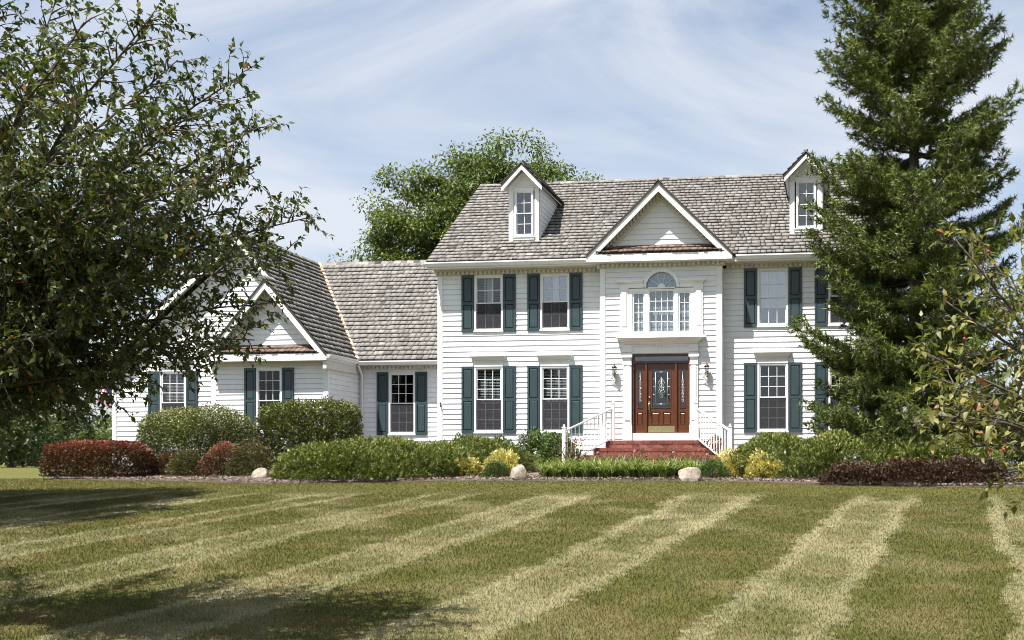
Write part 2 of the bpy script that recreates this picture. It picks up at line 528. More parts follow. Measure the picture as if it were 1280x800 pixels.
# ------------------------------------------------------------------ HOUSE
house = thing('house', (0, 0, 0), 'white clapboard two storey house with dark green shutters and grey shake roof', 'house')
EXP = 0.16
def sub_iv(ivs, a, b):
    out = []
    for x0, x1 in ivs:
        if b <= x0 or a >= x1:
            out.append((x0, x1))
            continue
        if a > x0:
            out.append((x0, a))
        if b < x1:
            out.append((b, x1))
    return out
def cells(za, zb, span, opens):
    """(x0a,x1a,x0b,x1b,z0,z1) pieces of the band za..zb left by the openings"""
    cuts = sorted({za, zb} | {z for o in opens for z in (o[2], o[3]) if za < z < zb})
    for z0, z1 in zip(cuts, cuts[1:]):
        zm = (z0 + z1) / 2
        l0, r0 = span(z0)
        l1, r1 = span(z1)
        iv = [(min(l0, l1), max(r0, r1))]
        for o in opens:
            if o[2] - 1e-6 < zm < o[3] + 1e-6:
                iv = sub_iv(iv, o[0], o[1])
        for a, b in iv:
            a0, a1 = max(a, l0), max(a, l1)
            b0, b1 = min(b, r0), min(b, r1)
            if b0 - a0 > 0.01 or b1 - a1 > 0.01:
                yield a0, max(b0, a0), a1, max(b1, a1), z0, z1
board_cache = {}
def wall(T, z0, z1, span, opens=(), core=0.10, parent=None, phase=0.0, exp=EXP, core_span=None, core_mat='siding', joined=False):
    """sheathing with openings (the part 'wall') and one lapped board per course under it"""
    w = MB()
    cs = core_span or span
    for a0, b0, a1, b1, za, zb in cells(z0, z1, cs, opens):
        w.hexa([T(a0, 0, za), T(b0, 0, za), T(b0, -core, za), T(a0, -core, za), T(a1, 0, zb), T(b1, 0, zb), T(b1, -core, zb), T(a1, -core, zb)])
    wo = w.build('wall', core_mat, parent or house)
    z = z0 + phase
    mb = MB()
    while z < z1 - 0.02:
        zt = min(z + exp, z1)
        if not joined:
            mb = MB()
        mb.rnd = random.random()
        row = list(cells(z + .011, zt, span, opens))
        apart = not joined and len(row) > 1 and len({q[4] for q in row}) == 1      # a course cut by openings: separate boards
        for a0, b0, a1, b1, za, zb in row:
            na = 0.004 + 0.022 * (1 - (za - z) / exp)
            nb = 0.004 + 0.022 * (1 - (zb - z) / exp)
            mb.hexa([T(a0, na, za), T(b0, na, za), T(b0, 0.001, za), T(a0, 0.001, za), T(a1, nb, zb), T(b1, nb, zb), T(b1, 0.001, zb), T(a1, 0.001, zb)])
            if apart:
                mb.build('siding_board', 'siding', wo)
                mb = MB()
                mb.rnd = random.random()
        if mb.f and not joined:
            mb.build('siding_board', 'siding', wo)
        z += exp
    if joined:
        mb.build('siding', 'siding', wo, kind='stuff')
    return wo
def front(Y):
    return lambda s, n, z: (s, Y - n, z)
def right(X):
    return lambda s, n, z: (X + n, s, z)
def left(X):
    return lambda s, n, z: (X - n, s, z)

def window(T, s0, s1, z0, z1, cols=3, rows=(3, 3), header=False, cover='blind', room='room_dark', top='pane', bot='pane_screen', sill=True, cas=0.055, name='window', deep=0.9, mid=0.5):
    """double-hung window: casing with sill, two sashes with grids, panes, and what hangs behind"""
    m = MB()
    c = cas
    m.box(s0, s0 + c, -0.06, 0.038, z0, z1, T); m.box(s1 - c, s1, -0.06, 0.038, z0, z1, T)
    m.box(s0 + c, s1 - c, -0.06, 0.035, z1 - c, z1, T); m.box(s0 + c, s1 - c, -0.06, 0.035, z0, z0 + 0.05, T)
    if sill:
        m.box(s0 - 0.02, s1 + 0.02, -0.02, 0.062, z0 - 0.045, z0 - 0.001, T)
    w = m.build(name, 'trim', house)
    a, b, zb, zt = s0 + c, s1 - c, z0 + 0.05, z1 - c
    zm = zb + (zt - zb) * mid
    for k, (za, zc, n0) in enumerate(((zm - 0.018, zt, 0.012), (zb, zm + 0.018, -0.022))):
        q = MB()
        f = 0.030
        q.box(a, a + f, n0 - 0.03, n0, za, zc, T); q.box(b - f, b, n0 - 0.03, n0, za, zc, T)
        q.box(a + f, b - f, n0 - 0.03, n0 - 0.002, zc - f, zc, T); q.box(a + f, b - f, n0 - 0.03, n0 - 0.002, za, za + f, T)
        s_ = q.build('sash', 'trim', w)
        g = MB()
        for i in range(1, cols):
            x = a + f + (b - a - 2 * f) * i / cols
            g.box(x - 0.008, x + 0.008, n0 - 0.0235, n0 - 0.006, za + f, zc - f, T)
        R = rows[k]
        for i in range(1, R):
            z = za + f + (zc - za - 2 * f) * i / R
            g.box(a + f, b - f, n0 - 0.0225, n0 - 0.007, z - 0.008, z + 0.008, T)
        if g.f:
            g.build('window_grille', 'trim', w)
        p = MB()
        p.box(a + f, b - f, n0 - 0.028, n0 - 0.024, za + f, zc - f, T)
        p.build('pane', top if k == 0 else bot, w)
        if k == 1 and bot == 'pane_screen':
            p = MB()
            p.box(a + .004, b - .004, 0.002, 0.004, zb + .004, zm - .02, T)
            p.build('insect_screen', 'insect_screen', w)
    r = MB()                                            # the room behind, as far as one sees in
    A, B, Z0, Z1 = a - 0.02, b + 0.02, zb - 0.02, zt + 0.02
    for q in ((A - .02, A, -deep, -0.062, Z0, Z1), (B, B + .02, -deep, -0.062, Z0, Z1), (A, B, -deep, -0.062, Z0 - .02, Z0), (A, B, -deep, -0.062, Z1, Z1 + .02), (A, B, -deep - .02, -deep, Z0, Z1)):
        r.box(*q, T=T)
    r.build('room_lining', room, w)
    if cover in ('blind', 'half'):
        q = MB()
        zz = zt - 0.05
        stop = zb + 0.06 if cover == 'blind' else zm + 0.05
        while zz > stop:
            q.hexa([T(a + .01, -0.10, zz), T(b - .01, -0.10, zz), T(b - .01, -0.135, zz + .016), T(a + .01, -0.135, zz + .016),
                    T(a + .01, -0.10, zz + .003), T(b - .01, -0.10, zz + .003), T(b - .01, -0.135, zz + .019), T(a + .01, -0.135, zz + .019)])
            zz -= 0.047
        q.build('blind', 'blind', w)
    if cover == 'shade':
        q = MB()
        q.box(a + .01, b - .01, -0.112, -0.105, zm - 0.3, zt, T)
        q.build('blind', 'blind', w)
    if cover == 'curtain':
        q = MB()
        for x0, x1 in ((a + (b - a) * .36, a + (b - a) * .62),):
            n = 10
            for i in range(n):
                u0, u1 = x0 + (x1 - x0) * i / n, x0 + (x1 - x0) * (i + 1) / n
                d0, d1 = -0.16 - .02 * (i % 2), -0.16 - .02 * ((i + 1) % 2)
                q.hexa([T(u0, d0, zb), T(u1, d1, zb), T(u1, d1 - .004, zb), T(u0, d0 - .004, zb), T(u0, d0, zt), T(u1, d1, zt), T(u1, d1 - .004, zt), T(u0, d0 - .004, zt)])
        q.build('curtain', 'curtain', w)
        q = MB()
        zz = zt - 0.05
        while zz > zb + 0.06:
            q.box(a + .01, b - .01, -0.235, -0.195, zz, zz + .004, T)
            zz -= 0.05
        q.build('blind', 'blind', w)
    if header:
        q = MB()
        zc = z1 + 0.02
        q.box(s0 + 0.0, s1 - 0.0, 0.001, 0.055, zc - 0.019, zc + 0.035, T)
        q.box(s0 - 0.01, s1 + 0.01, 0.001, 0.03, zc + 0.036, zc + 0.16, T)
        nd = 12
        for i in range(nd):
            x = s0 + (s1 - s0) * (i + 0.5) / nd
            q.box(x - 0.018, x + 0.018, 0.031, 0.052, zc + 0.105, zc + 0.158, T)
        # flaring crown and its cap
        prof = lambda e, n, z: None
        steps = ((0.00, 0.06, 0.161), (0.035, 0.085, 0.20), (0.065, 0.125, 0.245), (0.09, 0.15, 0.285))
        for (e0, n0, h0), (e1, n1, h1) in zip(steps, steps[1:]):
            q.hexa([T(s0 - .01 - e0, n0, zc + h0), T(s1 + .01 + e0, n0, zc + h0), T(s1 + .01 + e0, 0.001, zc + h0), T(s0 - .01 - e0, 0.001, zc + h0),
                    T(s0 - .01 - e1, n1, zc + h1 - .001), T(s1 + .01 + e1, n1, zc + h1 - .001), T(s1 + .01 + e1, 0.001, zc + h1 - .001), T(s0 - .01 - e1, 0.001, zc + h1 - .001)])
        q.box(s0 - .115, s1 + .115, 0.001, 0.165, zc + 0.286, zc + 0.318, T)
        q.build('window_header', 'trim', w)
    return w
def shutter(T, s0, s1, z0, z1):
    f, r = 0.062, 0.085
    m = MB()
    n0, n1 = 0.016, 0.056
    zm = z0 + (z1 - z0) * 0.50
    m.box(s0, s0 + f, n0, n1, z0, z1, T); m.box(s1 - f, s1, n0, n1, z0, z1, T)
    for za, zb in ((z0, z0 + 0.10), (zm - .045, zm + .045), (z1 - 0.085, z1)):
        m.box(s0 + f, s1 - f, n0, n1 - 0.002, za, zb, T)
    sh = m.build('shutter', 'shutter_paint', house)
    for za, zb in ((z0 + 0.10, zm - .045), (zm + .045, z1 - 0.085)):
        p = MB()
        p.box(s0 + f, s1 - f, n0 + .002, n0 + .010, za, zb, T)
        g, k = 0.008, 0.032
        A = [(s0 + f + g, za + g), (s1 - f - g, za + g), (s1 - f - g, zb - g), (s0 + f + g, zb - g)]
        B = [(s0 + f + k, za + k), (s1 - f - k, za + k), (s1 - f - k, zb - k), (s0 + f + k, zb - k)]
        p.hexa([T(x, n0 + .0101, z) for x, z in A] + [T(x, n1 - .006, z) for x, z in B])
        p.build('panel', 'shutter_paint', sh)
def win_sh(T, c, z0, z1, w=0.905, sh=0.395, **k):
    """window with its pair of shutters; z0..z1 are the shutters' ends"""
    o = window(T, c - w / 2, c + w / 2, z0 + 0.04, z1 - 0.012, **k)
    shutter(T, c - w / 2 - 0.012 - sh, c - w / 2 - 0.012, z0, z1)
    shutter(T, c + w / 2 + 0.012, c + w / 2 + 0.012 + sh, z0, z1)
    return o
def hole(c, z0, z1, w=0.905):
    return (c - w / 2 + 0.025, c + w / 2 - 0.025, z0 + 0.07, z1 - 0.04)
def part(name, mat, *boxes, T=None, parent=None):
    m = MB()
    for b in boxes:
        m.box(*b, T=T)
    return m.build(name, mat, parent or house)

# ---- main block
T0 = front(0.0)
zA = (1.148, 3.205); zB = (4.265, 6.012)
L1, L2, R1, R2 = -5.435, -3.345, 3.288, 5.378
o_main = [hole(c, *z) for c in (L1, L2, R1, R2) for z in (zA, zB)]
ZS, ZT = 0.14, 6.03
wall(T0, ZS, ZT, lambda z: (-6.92, -1.80), [o for o in o_main if o[0] < 0], core_span=lambda z: (-7.05, -1.80))
wall(T0, ZS, ZT, lambda z: (1.80, 6.92), [o for o in o_main if o[0] > 0], core_span=lambda z: (1.80, 7.05))
part('foundation', 'foundation', (-7.03, 7.03, 0.0, 0.25, -0.4, 0.139))
for x0 in (-7.07, 6.91):
    part('corner_board', 'trim', (x0, x0 + 0.16, -0.034, 0.12, 0.12, 6.0))
# side and rear walls of the main block
side_gable = lambda X, T: wall(T, 0.14, 9.75, lambda z: (max(0.02, (z - 6.55) / 0.741), min(9.78, 9.8 - (z - 6.55) / 0.741)), joined=True)
side_gable(-7.05, left(-7.05)); side_gable(7.05, right(7.05))
part('wall', 'siding', (-7.0, 7.0, 9.65, 9.8, 0.0, 6.4))
k_ = dict(header=True, rows=(3, 3))
win_sh(T0, L1, *zA, **k_)
win_sh(T0, L2, *zA, **k_)
win_sh(T0, R1, *zA, cover=None, **k_)
win_sh(T0, R2, *zA, cover=None, **k_)
win_sh(T0, L1, *zB, rows=(2, 2), cover='curtain', top='pane', room='room_dark')
win_sh(T0, L2, *zB, rows=(2, 2), cover='curtain', top='pane_bright', room='room_grey')
win_sh(T0, R1, *zB, rows=(2, 1), cols=3, cover='shade', top='pane_bright', bot='pane_bright', room='room_grey')
win_sh(T0, R2, *zB, rows=(2, 2), cover=None)

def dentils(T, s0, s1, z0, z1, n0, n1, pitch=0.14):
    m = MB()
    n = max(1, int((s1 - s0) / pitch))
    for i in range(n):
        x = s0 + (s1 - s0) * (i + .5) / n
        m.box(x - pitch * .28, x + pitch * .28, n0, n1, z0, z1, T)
    return m.build('dentil_moulding', 'shaded_trim', house, kind='stuff')
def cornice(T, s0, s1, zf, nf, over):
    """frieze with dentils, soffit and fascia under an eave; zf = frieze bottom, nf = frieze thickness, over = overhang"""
    part('frieze', 'shaded_trim', (s0, s1, 0.0, nf, zf, zf + 0.155), T=T)
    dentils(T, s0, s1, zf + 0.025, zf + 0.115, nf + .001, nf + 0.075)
    part('crown_moulding', 'shaded_trim', (s0, s1, 0.001, nf + 0.07, zf + 0.116, zf + 0.156), T=T)
    part('soffit', 'shaded_trim', (s0, s1, -0.05, over, zf + 0.158, zf + 0.176), T=T)
for s0, s1 in ((-7.16, -1.90), (1.90, 7.16)):
    cornice(T0, s0, s1, 6.005, 0.03, 0.46)
    part('fascia', 'trim', (s0 - 0.06 if s0 < 0 else s0, s1 if s0 < 0 else s1 + 0.06, 0.461, 0.485, 6.15, 6.325), T=T0)

def gutter(P0, P1, out):
    """K-style gutter from P0 to P1 (its top back edge), opening towards out"""
    P0, P1, o = Vector(P0), Vector(P1), Vector(out)
    prof = [(0.0, 0.0), (0.0, -0.125), (0.075, -0.125), (0.10, -0.075), (0.125, -0.035), (0.125, 0.0), (0.112, 0.0), (0.112, -0.03), (0.085, -0.075), (0.068, -0.113), (0.012, -0.113), (0.012, 0.0)]
    m = MB()
    pl = lambda P: (lambda a, b: P + o * a + Vector((0, 0, b)))
    m.prism(prof, pl(P0), pl(P1))
    return m.build('gutter', 'trim', house)
gutter((-7.26, -0.486, 6.325), (-2.14, -0.486, 6.325), (0, -1, 0))
gutter((2.24, -0.486, 6.325), (7.26, -0.486, 6.325), (0, -1, 0))

# ---- centre bay
BY = -0.5
T1 = front(BY)
o_bay = [(-0.87, 0.87, 0.88, 3.46), (-0.94, 0.98, 4.0, 5.42)]
for i_ in range(12):                                    # the round head, in steps that its casing covers
    za_, zb_ = 5.42 + .525 * i_ / 12, 5.42 + .525 * (i_ + 1) / 12
    w_ = min(math.sqrt(max(.54 ** 2 - (zb_ - 5.43) ** 2, .0001)), math.sqrt(max(.47 ** 2 - max(0, za_ - 5.43) ** 2, .0001)))
    o_bay.append((0.025 - w_, 0.025 + w_, za_, zb_))
wall(T1, 0.14, 6.03, lambda z: (-1.66, 1.66), o_bay, core_span=lambda z: (-1.81, 1.81), core=0.14)
for x0, x1 in ((-1.83, -1.665), (1.665, 1.83)):
    part('corner_board', 'trim', (x0, x1, -0.534, -0.02, 0.14, 6.02))
part('bay_side', 'siding', (-1.80, -1.68, -0.36, 0.0, 0.14, 6.2), (1.68, 1.80, -0.36, 0.0, 0.14, 6.2))
part('foundation', 'foundation', (-1.78, 1.78, -0.49, -0.1, -0.4, 0.139))
cornice(T1, -1.93, 1.93, 6.03, 0.04, 0.36)
# ------------------------------------------------------------------ roofs
SHING = []          # (score, verts 8x3, rnd, material, roof object)
def add_shingle(O, A, U, N, s0, s1, t0, e, roof, mat, rng):
    th = rng.uniform(0.030, 0.050)
    j = rng.uniform(-0.014, 0.014)
    sk = rng.uniform(-0.006, 0.006)
    def P(s, t, n):
        return O + A * s + U * t + N * n
    lo, hi = t0 + j, t0 + e + 0.035
    a = [P(s0, lo + sk, 0.004), P(s1, lo - sk, 0.004), P(s1, hi, 0.003), P(s0, hi, 0.003),
         P(s0, lo + sk, 0.004 + th + .012), P(s1, lo - sk, 0.004 + th), P(s1, hi, 0.012), P(s0, hi, 0.012)]
    c = (a[4] + a[5] + a[6] + a[7]) / 4
    d = np.array(c) - np.array(EYE)
    w = d @ Fw
    u = 872 + 1300 * (d @ Rt) / w
    area = (s1 - s0) * e * max(0.0, -(Vector(d).normalized().dot(N))) * (1300 / w) ** 2
    score = area if 335 < u < 985 else area * 0.01
    r = min(1, max(0, rng.gauss(0.5, 0.14)))
    SHING.append((score, [tuple(q) for q in a], r, mat, roof))
def shake_field(roof, O, A, U, poly, e=0.2275, mat='shingle', wr=(0.11, 0.29), seed=1):
    rng = random.Random(seed)
    O, A, U = Vector(O), Vector(A).normalized(), Vector(U).normalized()
    N = A.cross(U).normalized()
    if N.z < 0:
        N = -N
    tmax = max(p[1] for p in poly)
    t = min(p[1] for p in poly)
    while t < tmax - 0.06:
        tm = t + e * 0.45
        xs = []
        for (s0, t0), (s1, t1) in zip(poly, poly[1:] + poly[:1]):
            if (t0 <= tm) != (t1 <= tm):
                xs.append(s0 + (s1 - s0) * (tm - t0) / (t1 - t0))
        xs.sort()
        for a, b in zip(xs[::2], xs[1::2]):
            s = a
            while s < b - 0.02:
                w = rng.uniform(*wr)
                if b - (s + w) < 0.09:
                    w = b - s
                add_shingle(O, A, U, N, s + 0.008, s + w - 0.008, t, e, roof, mat, rng)
                s += w
        t += e
def deck(poly, off=(0, 0, -0.07), mat='roof_edge'):
    m = MB()
    m.slab(poly, off)
    return m.build('roof', mat, house)
def ridge_caps(P0, P1, w=0.13, sl=0.75):
    P0, P1 = Vector(P0), Vector(P1)
    d = (P1 - P0)
    n = int(d.length / 0.24)
    a = d.normalized()
    s = a.cross(Vector((0, 0, 1))).normalized()
    m = MB()
    rng = random.Random(int(P0.x * 100) + 7)
    for i in range(n):
        q0 = P0 + a * (d.length * i / n)
        q1 = P0 + a * (d.length * (i + 1) / n + 0.03)
        m.rnd = min(1, max(0, rng.gauss(0.4, .25)))
        j = rng.uniform(0, .012)
        for sd in (-1, 1):
            dn = s * sd * w - Vector((0, 0, w * sl))
            up = Vector((0, 0, 0.045 + j)); up1 = Vector((0, 0, 0.028 + j))
            m.hexa([q0, q0 + dn, q0 + dn + Vector((0, 0, .02)), q0 + up, q1, q1 + dn, q1 + dn + Vector((0, 0, .02)), q1 + up1])
    return m.build('ridge_cap', 'shingle', house, kind='stuff')
def gable_front(cx, half, ze, slope, yf, yw, roof_back, wall_half, fh=0.235, pent=True, shingle_mat='shingle_red', seed=3, back_left=None, back_right=None):
    """gable over a bay: roof slabs, rake boards, soffits, dentils, siding triangle, shingled pent and cornice"""
    za = ze + slope * half
    zr = lambda x: ze + slope * (half - abs(x - cx))
    # roof slabs
    bl, br = back_left or roof_back, back_right or roof_back
    if bl != 'none':
        deck([(cx - half, yf - .03, ze), (cx, yf - .03, za), (cx, roof_back[1], za), (cx - half, roof_back[0], ze)], (0, 0, -0.085))
    if br != 'none':
        deck([(cx + half, yf - .03, ze), (cx, yf - .03, za), (cx, roof_back[1], za), (cx + half, roof_back[0], ze)], (0, 0, -0.085))
    ridge_caps((cx, yf - .05, za + .01), (cx, roof_back[1], za + .01), 0.12, slope)
    # rake boards
    for sg in (-1, 1):
        m = MB()
        o = -0.086
        xe = cx + sg * half
        dx_ = (fh - o - .214) / slope
        m.slab([(xe, yf, ze + o), (cx, yf, za + o), (cx, yf, za + o - fh), (xe - sg * dx_, yf, ze - .214), (xe, yf, ze - .214)], (0, 0.03, 0))
        b = m.build('rake_board', 'trim', house)
        m = MB()         # thin moulding on the board's lower edge
        dm_ = (.25 - o) / slope
        xm_ = xe - sg * dm_
        m.slab([(xm_, yf - .018, ze + slope * dm_ + o - fh + .055), (cx, yf - .018, za + o - fh + .055), (cx, yf - .018, za + o - fh), (xm_, yf - .018, ze + slope * dm_ + o - fh)], (0, 0.017, 0))
        m.build('rake_moulding', 'trim', b)
        m = MB()         # soffit behind it
        o2 = o - 0.05
        m.slab([(xe, yf + .031, ze + o2), (cx, yf + .031, za + o2), (cx, yf + .031, za + o2 - .016), (xe, yf + .031, ze + o2 - .016)], (0, yw - yf - .032, 0))
        m.build('rake_soffit', 'shaded_trim', b)
        # raking frieze with blocks on the wall
        m = MB()
        o3 = o2 - .017
        h = 0.34
        dx_ = (h - o3 - .19) / slope
        m.slab([(xe, yw - .035, ze + o3), (cx, yw - .035, za + o3), (cx, yw - .035, za + o3 - h), (xe - sg * dx_, yw - .035, ze - .19), (xe, yw - .035, ze - .19)], (0, .034, 0))
        m.build('rake_frieze', 'shaded_trim', b)
        m = MB()
        nb = int(half / 0.105)
        for i in range(nb):
            x = xe - sg * (0.15 + (half - 0.18) * (i + .5) / nb)
            z = zr(x) + o3 - 0.05
            m.box(x - .034, x + .034, yw - .13, yw - .036, z - 0.15, z + .03)
        m.build('rake_dentil', 'shaded_trim', b, kind='stuff')
    zt0 = ze + 0.16
    T = front(yw)
    wall(T, zt0, za - 0.50, lambda z: (cx - (half - (z + .46 - ze) / slope), cx + (half - (z + .46 - ze) / slope)), core=0.08)
    if pent:
        zp = ze + 0.03                      # pent eave
        run = yw - yf - 0.03
        rise = 0.24
        deck([(cx - half + .22, yf + .0, zp), (cx + half - .22, yf + .0, zp), (cx + half - .30, yw - .002, zp + rise), (cx - half + .30, yw - .002, zp + rise)], (0, 0, -.03))
        sl = math.hypot(run + .03, rise)
        w = half - .24
        h1 = MB(); 
        shake_field(HROOF[0], (cx - w, yf - .02, zp + .004), (1, 0, 0), (0, run, rise), [(0, 0), (2 * w, 0), (2 * w - .2, sl + .02), (.2, sl + .02)], e=sl / 2 + .01, mat=shingle_mat, wr=(0.12, 0.24), seed=seed)
    # cornice fascia across the foot
    part('fascia', 'trim', (cx - half + .001, cx + half - .001, yf + .002, yf + .032, ze - 0.215, ze + 0.028))
    part('soffit', 'shaded_trim', (cx - half + .02, cx + half - .02, yf + .033, yw + .1, ze - 0.214, ze - 0.196))
    part('cornice_return', 'trim', (cx - half, cx - half + .03, yf + .033, yw, ze - .21, ze - .06), (cx + half - .03, cx + half, yf + .033, yw, ze - .21, ze - .06))

# main roof
SL = 0.741
ye, zE = -0.5, 6.34
yr = 4.4
zR = zE + SL * (yr - ye)
XM = 7.24
mroof = deck([(-XM, ye, zE), (XM, ye, zE), (XM, yr, zR), (-XM, yr, zR)], (0, 0, -.08))
HROOF = [mroof]
deck([(-XM, 9.3, zE), (XM, 9.3, zE), (XM, yr, zR), (-XM, yr, zR)], (0, 0, -.08))
tl = math.hypot(yr - ye, zR - zE)
xh = 2.16
ht = tl * (2.39 + .5) / (yr - ye)
shake_field(mroof, (0, ye - .03, zE), (1, 0, 0), (0, 1, SL), [(-XM, 0), (-xh, 0), (0, ht), (xh, 0), (XM, 0), (XM, tl), (-XM, tl)], seed=5)
ridge_caps((-XM, yr, zR + .02), (XM, yr, zR + .02))
for sg in (-1, 1):
    m = MB()
    x = sg * (XM - .05)
    m.slab([(x, ye + .02, zE - .085), (x, yr, zR - .085), (x, yr, zR - .28), (x, ye + .02, zE - .28)], (-sg * .03, 0, 0))
    m.slab([(x, 9.28, zE - .085), (x, yr + .001, zR - .085), (x, yr + .001, zR - .28), (x, 9.28, zE - .28)], (-sg * .03, 0, 0))
    m.build('rake_board', 'trim', house)
# centre gable
gable_front(0.0, 2.16, 6.365, 0.98, -0.93, BY, (-0.45, 2.42), 1.81, seed=11)

# dormers
def dormer(cx, seed):
    hw, yf = 0.485, 0.53
    zb, zt = 7.02, 9.5
    T = front(yf)
    ze, hr, slp = 8.84, 0.64, 1.03
    za = ze + slp * hr
    d = MB()                                            # front face board
    w0, w1, y0 = -0.235, 0.235, 0
    for b in ((cx - hw, cx - .335, -.09, 0, zb, 8.87), (cx + .335, cx + hw, -.09, 0, zb, 8.87), (cx - .335, cx + .335, -.09, 0, zb, 7.245), (cx - .335, cx + .335, -.09, 0, 8.70, 8.87)):
        d.box(*b, T=T)
    d.slab([(cx - hw, yf, 8.871), (cx + hw, yf, 8.871), (cx, yf, 8.871 + hw * slp)], (0, .09, 0))
    f = d.build('dormer', 'trim', house)
    m = MB()                                            # two laps in the little gable, and the trim under the sill
    for z in (8.86, 9.02, 9.18):
        x = (9.32 - z) / slp
        x1 = max(0.02, (9.32 - z - .16) / slp)
        m.hexa([(cx - x, yf - .018, z), (cx + x, yf - .018, z), (cx + x, yf - .001, z), (cx - x, yf - .001, z),
                (cx - x1, yf - .004, z + .16), (cx + x1, yf - .004, z + .16), (cx + x1, yf - .001, z + .16), (cx - x1, yf - .001, z + .16)])
    m.build('siding_board', 'siding', f)
    part('corner_board', 'trim', (cx - hw, cx - hw + .13, yf - .022, yf - .001, zb, 8.85), (cx + hw - .13, cx + hw, yf - .022, yf - .001, zb, 8.85), parent=f)
    part('frieze', 'trim', (cx - .33, cx + .33, yf - .03, yf - .001, 8.72, 8.80), (cx - .36, cx + .36, yf - .055, yf - .001, 8.801, 8.83), (cx - .34, cx + .34, yf - .04, yf - .001, 7.18, 7.25), (cx - .36, cx + .36, yf - .06, yf - .001, 7.252, 7.285), parent=f)
    window(T, cx - .30, cx + .30, 7.29, 8.715, cols=2, rows=(2, 2), cover=None, room='room_grey', top='pane_dim', bot='pane_dim', sill=False, cas=.045, name='dormer_window', deep=.5)
    # cheeks, lapped parallel to the eave
    for sg in (-1, 1):
        X = cx + sg * hw
        c = MB()
        c.slab([(X, yf + .001, zb), (X, yf + .001, 8.85), (X, 2.95, 8.85), (X, yf + .3, zb + .1)], (-sg * .05, 0, 0))
        cheek = c.build('cheek', 'siding', house)
        z = zb + .05
        b = MB()
        while z < 8.82:
            zt_ = min(z + .15, 8.85)
            y_end0, y_end1 = (z - 6.34) / SL - .5 + .12, (zt_ - 6.34) / SL - .5 + .12
            if sg > 0:
                b = MB()
            b.hexa([(X + sg * .02, yf + .02, z), (X + sg * .02, y_end0, z), (X + sg * .001, y_end0, z), (X + sg * .001, yf + .02, z),
                    (X + sg * .005, yf + .02, zt_), (X + sg * .005, y_end1, zt_), (X + sg * .001, y_end1, zt_), (X + sg * .001, yf + .02, zt_)])
            if sg > 0:
                b.build('siding_board', 'siding', cheek)
            z += .15
        if sg < 0:
            b.build('siding', 'siding', cheek, kind='stuff')
    # roof: slabs, rake soffits, shakes
    yo = yf - 0.30
    yb_e = (ze - 6.34) / SL - .5 + .15
    yb_a = (za - 6.34) / SL - .5 + .15
    for sg in (-1, 1):
        dk = deck([(cx + sg * hr, yo, ze), (cx, yo, za), (cx, yb_a, za), (cx + sg * hr, yb_e, ze)], (0, 0, -.055))
        m = MB()
        m.slab([(cx + sg * (hr - .01), yo + .012, ze - .056), (cx, yo + .012, za - .056), (cx, yb_a - .1, za - .056), (cx + sg * (hr - .01), yb_e - .1, ze - .056)], (0, 0, -.03))
        m.build('rake_soffit', 'trim', dk)
        m = MB()
        m.slab([(cx + sg * hr, yo + .01, ze - .056), (cx, yo + .01, za - .056), (cx, yo + .01, za - .20), (cx + sg * hr, yo + .01, ze - .20)], (0, .022, 0))
        m.build('rake_board', 'trim', dk)
        m = MB()
        m.slab([(cx + sg * hw, yf - .03, ze - .02), (cx, yf - .03, ze - .02 + hw * slp), (cx, yf - .03, ze - .16 + hw * slp), (cx + sg * hw, yf - .03, ze - .16)], (0, .028, 0))
        m.build('rake_frieze', 'trim', dk)
        U = Vector((-sg, 0, slp)).normalized()
        L = math.hypot(hr, za - ze)
        O = Vector((cx + sg * (hr + .02), 0, ze))
        shake_field(dk, O, (0, 1, 0), U, [(yo, 0), (yb_e, 0), (yb_a, L), (yo, L)], e=.2, seed=seed + sg)
    ridge_caps((cx, yo - .02, za + .012), (cx, yb_a, za + .012), .11, 1.0)
    part('flashing', 'copper', (cx - hw - .02, cx + hw + .02, yf - .05, yf - .002, zb - .09, zb - .02))
dormer(-4.48, 21)
dormer(4.26, 31)

# ---- wing between the main block and the garage
WY = 1.8
T2 = front(WY)
WC = -8.995
wall(T2, 0.14, 3.46, lambda z: (-10.48, -7.06), [hole(WC, 1.153, 3.23)])
part('foundation', 'foundation', (-10.4, -7.05, WY + .01, WY + .3, -.4, .139))
win_sh(T2, WC, 1.153, 3.225, rows=(3, 3), cover=None, top='pane_dark', bot='pane_screen', w=0.915)
cornice(T2, -10.45, -7.06, 3.30, 0.03, .42)
part('fascia', 'trim', (-10.30, -7.06, .421, .445, 3.42, 3.55), T=T2)
gutter((-10.28, WY - .446, 3.55), (-7.07, WY - .446, 3.55), (0, -1, 0))
SW = 1.015
weave_y, weave_z, wr_y = 1.3, 3.57, 5.2
wr_z = weave_z + SW * (wr_y - weave_y)
GSL = 1.18
ge_x, ge_z = -10.36, 3.60
gr_x = ge_x - (wr_z - ge_z) / GSL
wroof = deck([(ge_x, weave_y, weave_z), (-7.05, weave_y, weave_z), (-7.05, wr_y, wr_z), (gr_x, wr_y, wr_z)])
deck([(-18.0, 9.2, weave_z), (-7.05, 9.2, weave_z), (-7.05, wr_y, wr_z), (gr_x, wr_y, wr_z)])
tw = math.hypot(wr_y - weave_y, wr_z - weave_z)
shake_field(wroof, (0, weave_y - .02, weave_z), (1, 0, 0), (0, 1, SW), [(ge_x + .07, 0), (-7.06, 0), (-7.06, tw), (gr_x + .07, tw)], seed=41)
ridge_caps((gr_x, wr_y, wr_z + .02), (-7.05, wr_y, wr_z + .02), .12, 1)
